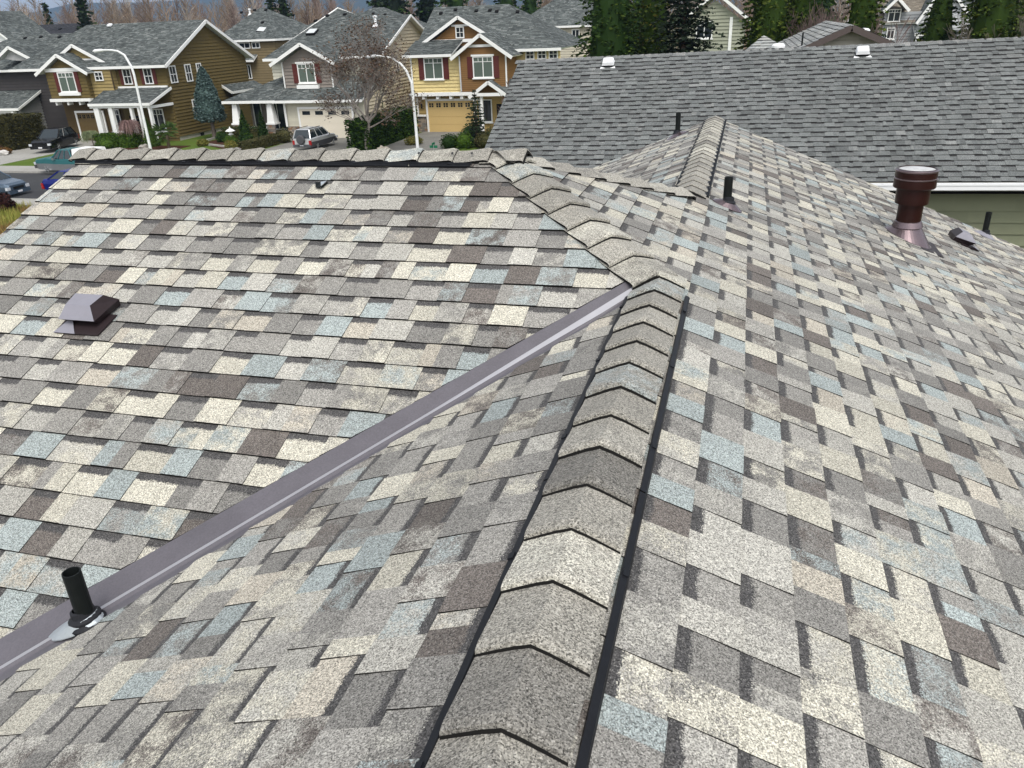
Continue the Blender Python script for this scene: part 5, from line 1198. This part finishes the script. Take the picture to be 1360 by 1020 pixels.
car('silver_suv', 'silver compact sport utility car with a covered spare wheel on its back door', (-33.0, 58.7, .02), radians(88), 4.1, 1.72, suv_b(4.1, 1.02, .98), ((-1.98, .95, 1.0), (-1.75, .2, 1.62)), 'pt_silver', lower='grey_trim', spare=True, rails=True, wheel_r=.34)
t_ = car('pickup_truck', 'teal pickup truck with silver lower sides and a white canopy over its bed', (-46.0, 47.0, .02), radians(180), 5.2, 1.85, suv_b(5.2, 1.08, 1.12), ((-.75, 1.05, 1.06), (-.5, .45, 1.66)), 'pt_teal', lower='rim', wheel_r=.39)
mb = MB(); a = [V((-2.55, -.82, 1.06)), V((-.8, -.82, 1.06)), V((-.8, .82, 1.06)), V((-2.55, .82, 1.06))]; b = [V((-2.45, -.68, 1.72)), V((-.8, -.68, 1.74)), V((-.8, .68, 1.74)), V((-2.45, .68, 1.72))]
for i in range(4): mb.face([a[i], a[(i + 1) % 4], b[(i + 1) % 4], b[i]])
mb.face(b); put(t_, mb, 'canopy', 'white')
t_['category'] = 'truck'
car('blue_car', 'bright blue sedan seen from behind, parked at the near kerb', (-39.3, 40.4, .02), 0., 4.6, 1.78, sed_b(4.6, .98, .92), ((-1.75, 1.15, .94), (-.95, .35, 1.40)), 'pt_blue', wheel_r=.33)
car('slate_sedan', 'slate blue sedan cut off by the left edge, its front with headlights showing', (-45.6, 39.4, .02), 0., 4.7, 1.75, sed_b(4.7, .98, .92), ((-1.75, 1.15, .94), (-.95, .35, 1.42)), 'pt_slate', wheel_r=.33)

M['lamp_pole'] = plain('white_lamp_steel', (.78, .79, .79), .45, var=.05)
def lamp(label, x, y, pts, tip):
    root = thing('street_lamp', label, 'street lamp', (x, y, 0), 'white arched street lamps'); mb = MB()
    mb.tube([(0, 0, 0)] + pts, [.12] + [.10 - .045 * i / len(pts) for i in range(len(pts))], 12); put(root, mb, 'pole', 'lamp_pole')
    mb = MB(); a, b = V(tip[0]), V(tip[1]); mb.tube([a, a.lerp(b, .15), a.lerp(b, .8), b], [.05, .11, .13, .04], 10); put(root, mb, 'lamp_head', 'lamp_pole')
    mb = MB(); mb.lathe((0, 0, 0), [(.2, 0), (.2, .08), (.14, .25), (.12, .26)], 12); put(root, mb, 'base', 'lamp_pole')
lamp('white arched street lamp before the brown house, its arm bending left', -46.76, 56.1, [(0, 0, 3.), (.03, 0, 6.), (-.05, 0, 6.6), (-.45, 0, 7.45), (-1.0, 0, 7.75), (-1.6, 0, 7.84), (-2.4, 0, 7.86)], ((-2.3, 0, 7.86), (-3.35, 0, 7.80)))
lamp('white arched street lamp right of the bare street tree, its arm bending left', -23.5, 56.9, [(0, 0, 3.), (-.04, 0, 4.9), (-.35, 0, 5.7), (-.75, 0, 6.2), (-1.3, 0, 6.55), (-2.0, 0, 6.75), (-2.6, 0, 6.8)], ((-2.5, 0, 6.8), (-3.5, 0, 6.70)))
lamp('distant street lamp whose curved arm shows over the brown gabled house', 6.0, 60, [(0, 0, 5.), (0, 0, 7.5), (.15, 0, 7.95), (.4, 0, 8.2), (.8, 0, 8.3)], ((.75, 0, 8.3), (1.25, 0, 8.42)))
root = thing('street_sign', 'small green street name sign at the yellow house driveway', 'sign', (-21.7, 55.6, 0)); mb = MB(); mb.tube([(0, 0, 0), (0, 0, .75)], .03, 8); put(root, mb, 'post', 'rim'); mb = MB(); mb.rng((-.30, -.02, .50), (.30, .0, .68)); mb.rng((-.02, -.3, .70), (.0, .3, .88)); put(root, mb, 'sign_plate', plain('sign_green', (.01, .14, .07), .4))
# overgrown yellow verge at the left edge
mb = MB(); r = random.Random(9)
for i in range(16000):
    x = r.uniform(-46, -31); y = r.uniform(29.5, 36.2); k = noise.noise(V((x * .5, y * .5, 0))); cols = ((.30, .27, .07), (.22, .24, .05)) if k > -.1 else ((.24, .15, .05), (.18, .12, .05)); h = r.uniform(.12, .42) * (1.3 + k); a = r.random() * 6.28; d = V((cos(a), sin(a), 0)) * .03; l = V((r.gauss(0, .1), r.gauss(0, .1), h)); mb.face([V((x, y, 0)) - d, V((x, y, 0)) + d, V((x, y, 0)) + l], 0, jit(r, r.choice(cols)))
struct(mb.build('tall_grass', 'leaf'), 'stuff')
solid_shrub('dark_shrub', 'dark red-brown shrub in the yellow grass at the left edge', (-39.9, 34.6, 0), ball_shape(.85, .85, .6, .5), 2000, .09, [(.045, .016, .014), (.03, .012, .01)], seed=91)

# ================================================================ LIGHT, SKY, CAMERA
def look():
    w = bpy.data.worlds.new('World'); sc.world = w; w.use_nodes = True; t = w.node_tree; t.nodes.clear()
    o = t.nodes.new('ShaderNodeOutputWorld'); bg = t.nodes.new('ShaderNodeBackground'); sk = t.nodes.new('ShaderNodeTexSky')
    sk.sky_type = 'NISHITA'; sk.sun_disc = False; sk.sun_elevation = radians(56); sk.sun_rotation = radians(152); sk.air_density = 1.; sk.dust_density = 2.; sk.ozone_density = 1.
    hs = t.nodes.new('ShaderNodeHueSaturation'); hs.inputs['Saturation'].default_value = .22
    t.links.new(sk.outputs[0], hs.inputs['Color']); t.links.new(hs.outputs[0], bg.inputs[0]); bg.inputs[1].default_value = .15
    t.links.new(bg.outputs[0], o.inputs[0])
    l = bpy.data.lights.new('sun', 'SUN'); l.energy = 1.3; l.angle = radians(28); l.color = (1, .965, .88)
    so = bpy.data.objects.new('sun', l); COL.objects.link(so)
    el, az = radians(56), radians(152)     # azimuth clockwise from +Y
    d = V((sin(az) * cos(el), cos(az) * cos(el), sin(el))); so.rotation_euler = d.to_track_quat('Z', 'Y').to_euler(); so.location = (0, 0, 30)
    cam = bpy.data.cameras.new('camera'); cam.sensor_width = 36; cam.lens = 1040 / 1360 * 36; cam.clip_start = .05; cam.clip_end = 9000
    co = bpy.data.objects.new('camera', cam); COL.objects.link(co); sc.camera = co
    y, p, r = radians(-16.51), radians(24.93), radians(-2.425)
    fwd = V((sin(y) * cos(p), cos(y) * cos(p), -sin(p))); right = V((cos(y), -sin(y), 0)); up = right.cross(fwd)
    R_ = right * cos(r) + up * sin(r); U_ = -right * sin(r) + up * cos(r)
    co.matrix_world = Matrix.Translation((0, 0, GZ)) @ Matrix((R_, U_, -fwd)).transposed().to_4x4()
    sc.view_settings.view_transform = 'Standard'; sc.view_settings.look = 'None'; sc.view_settings.gamma = 1; sc.view_settings.exposure = .65
look()
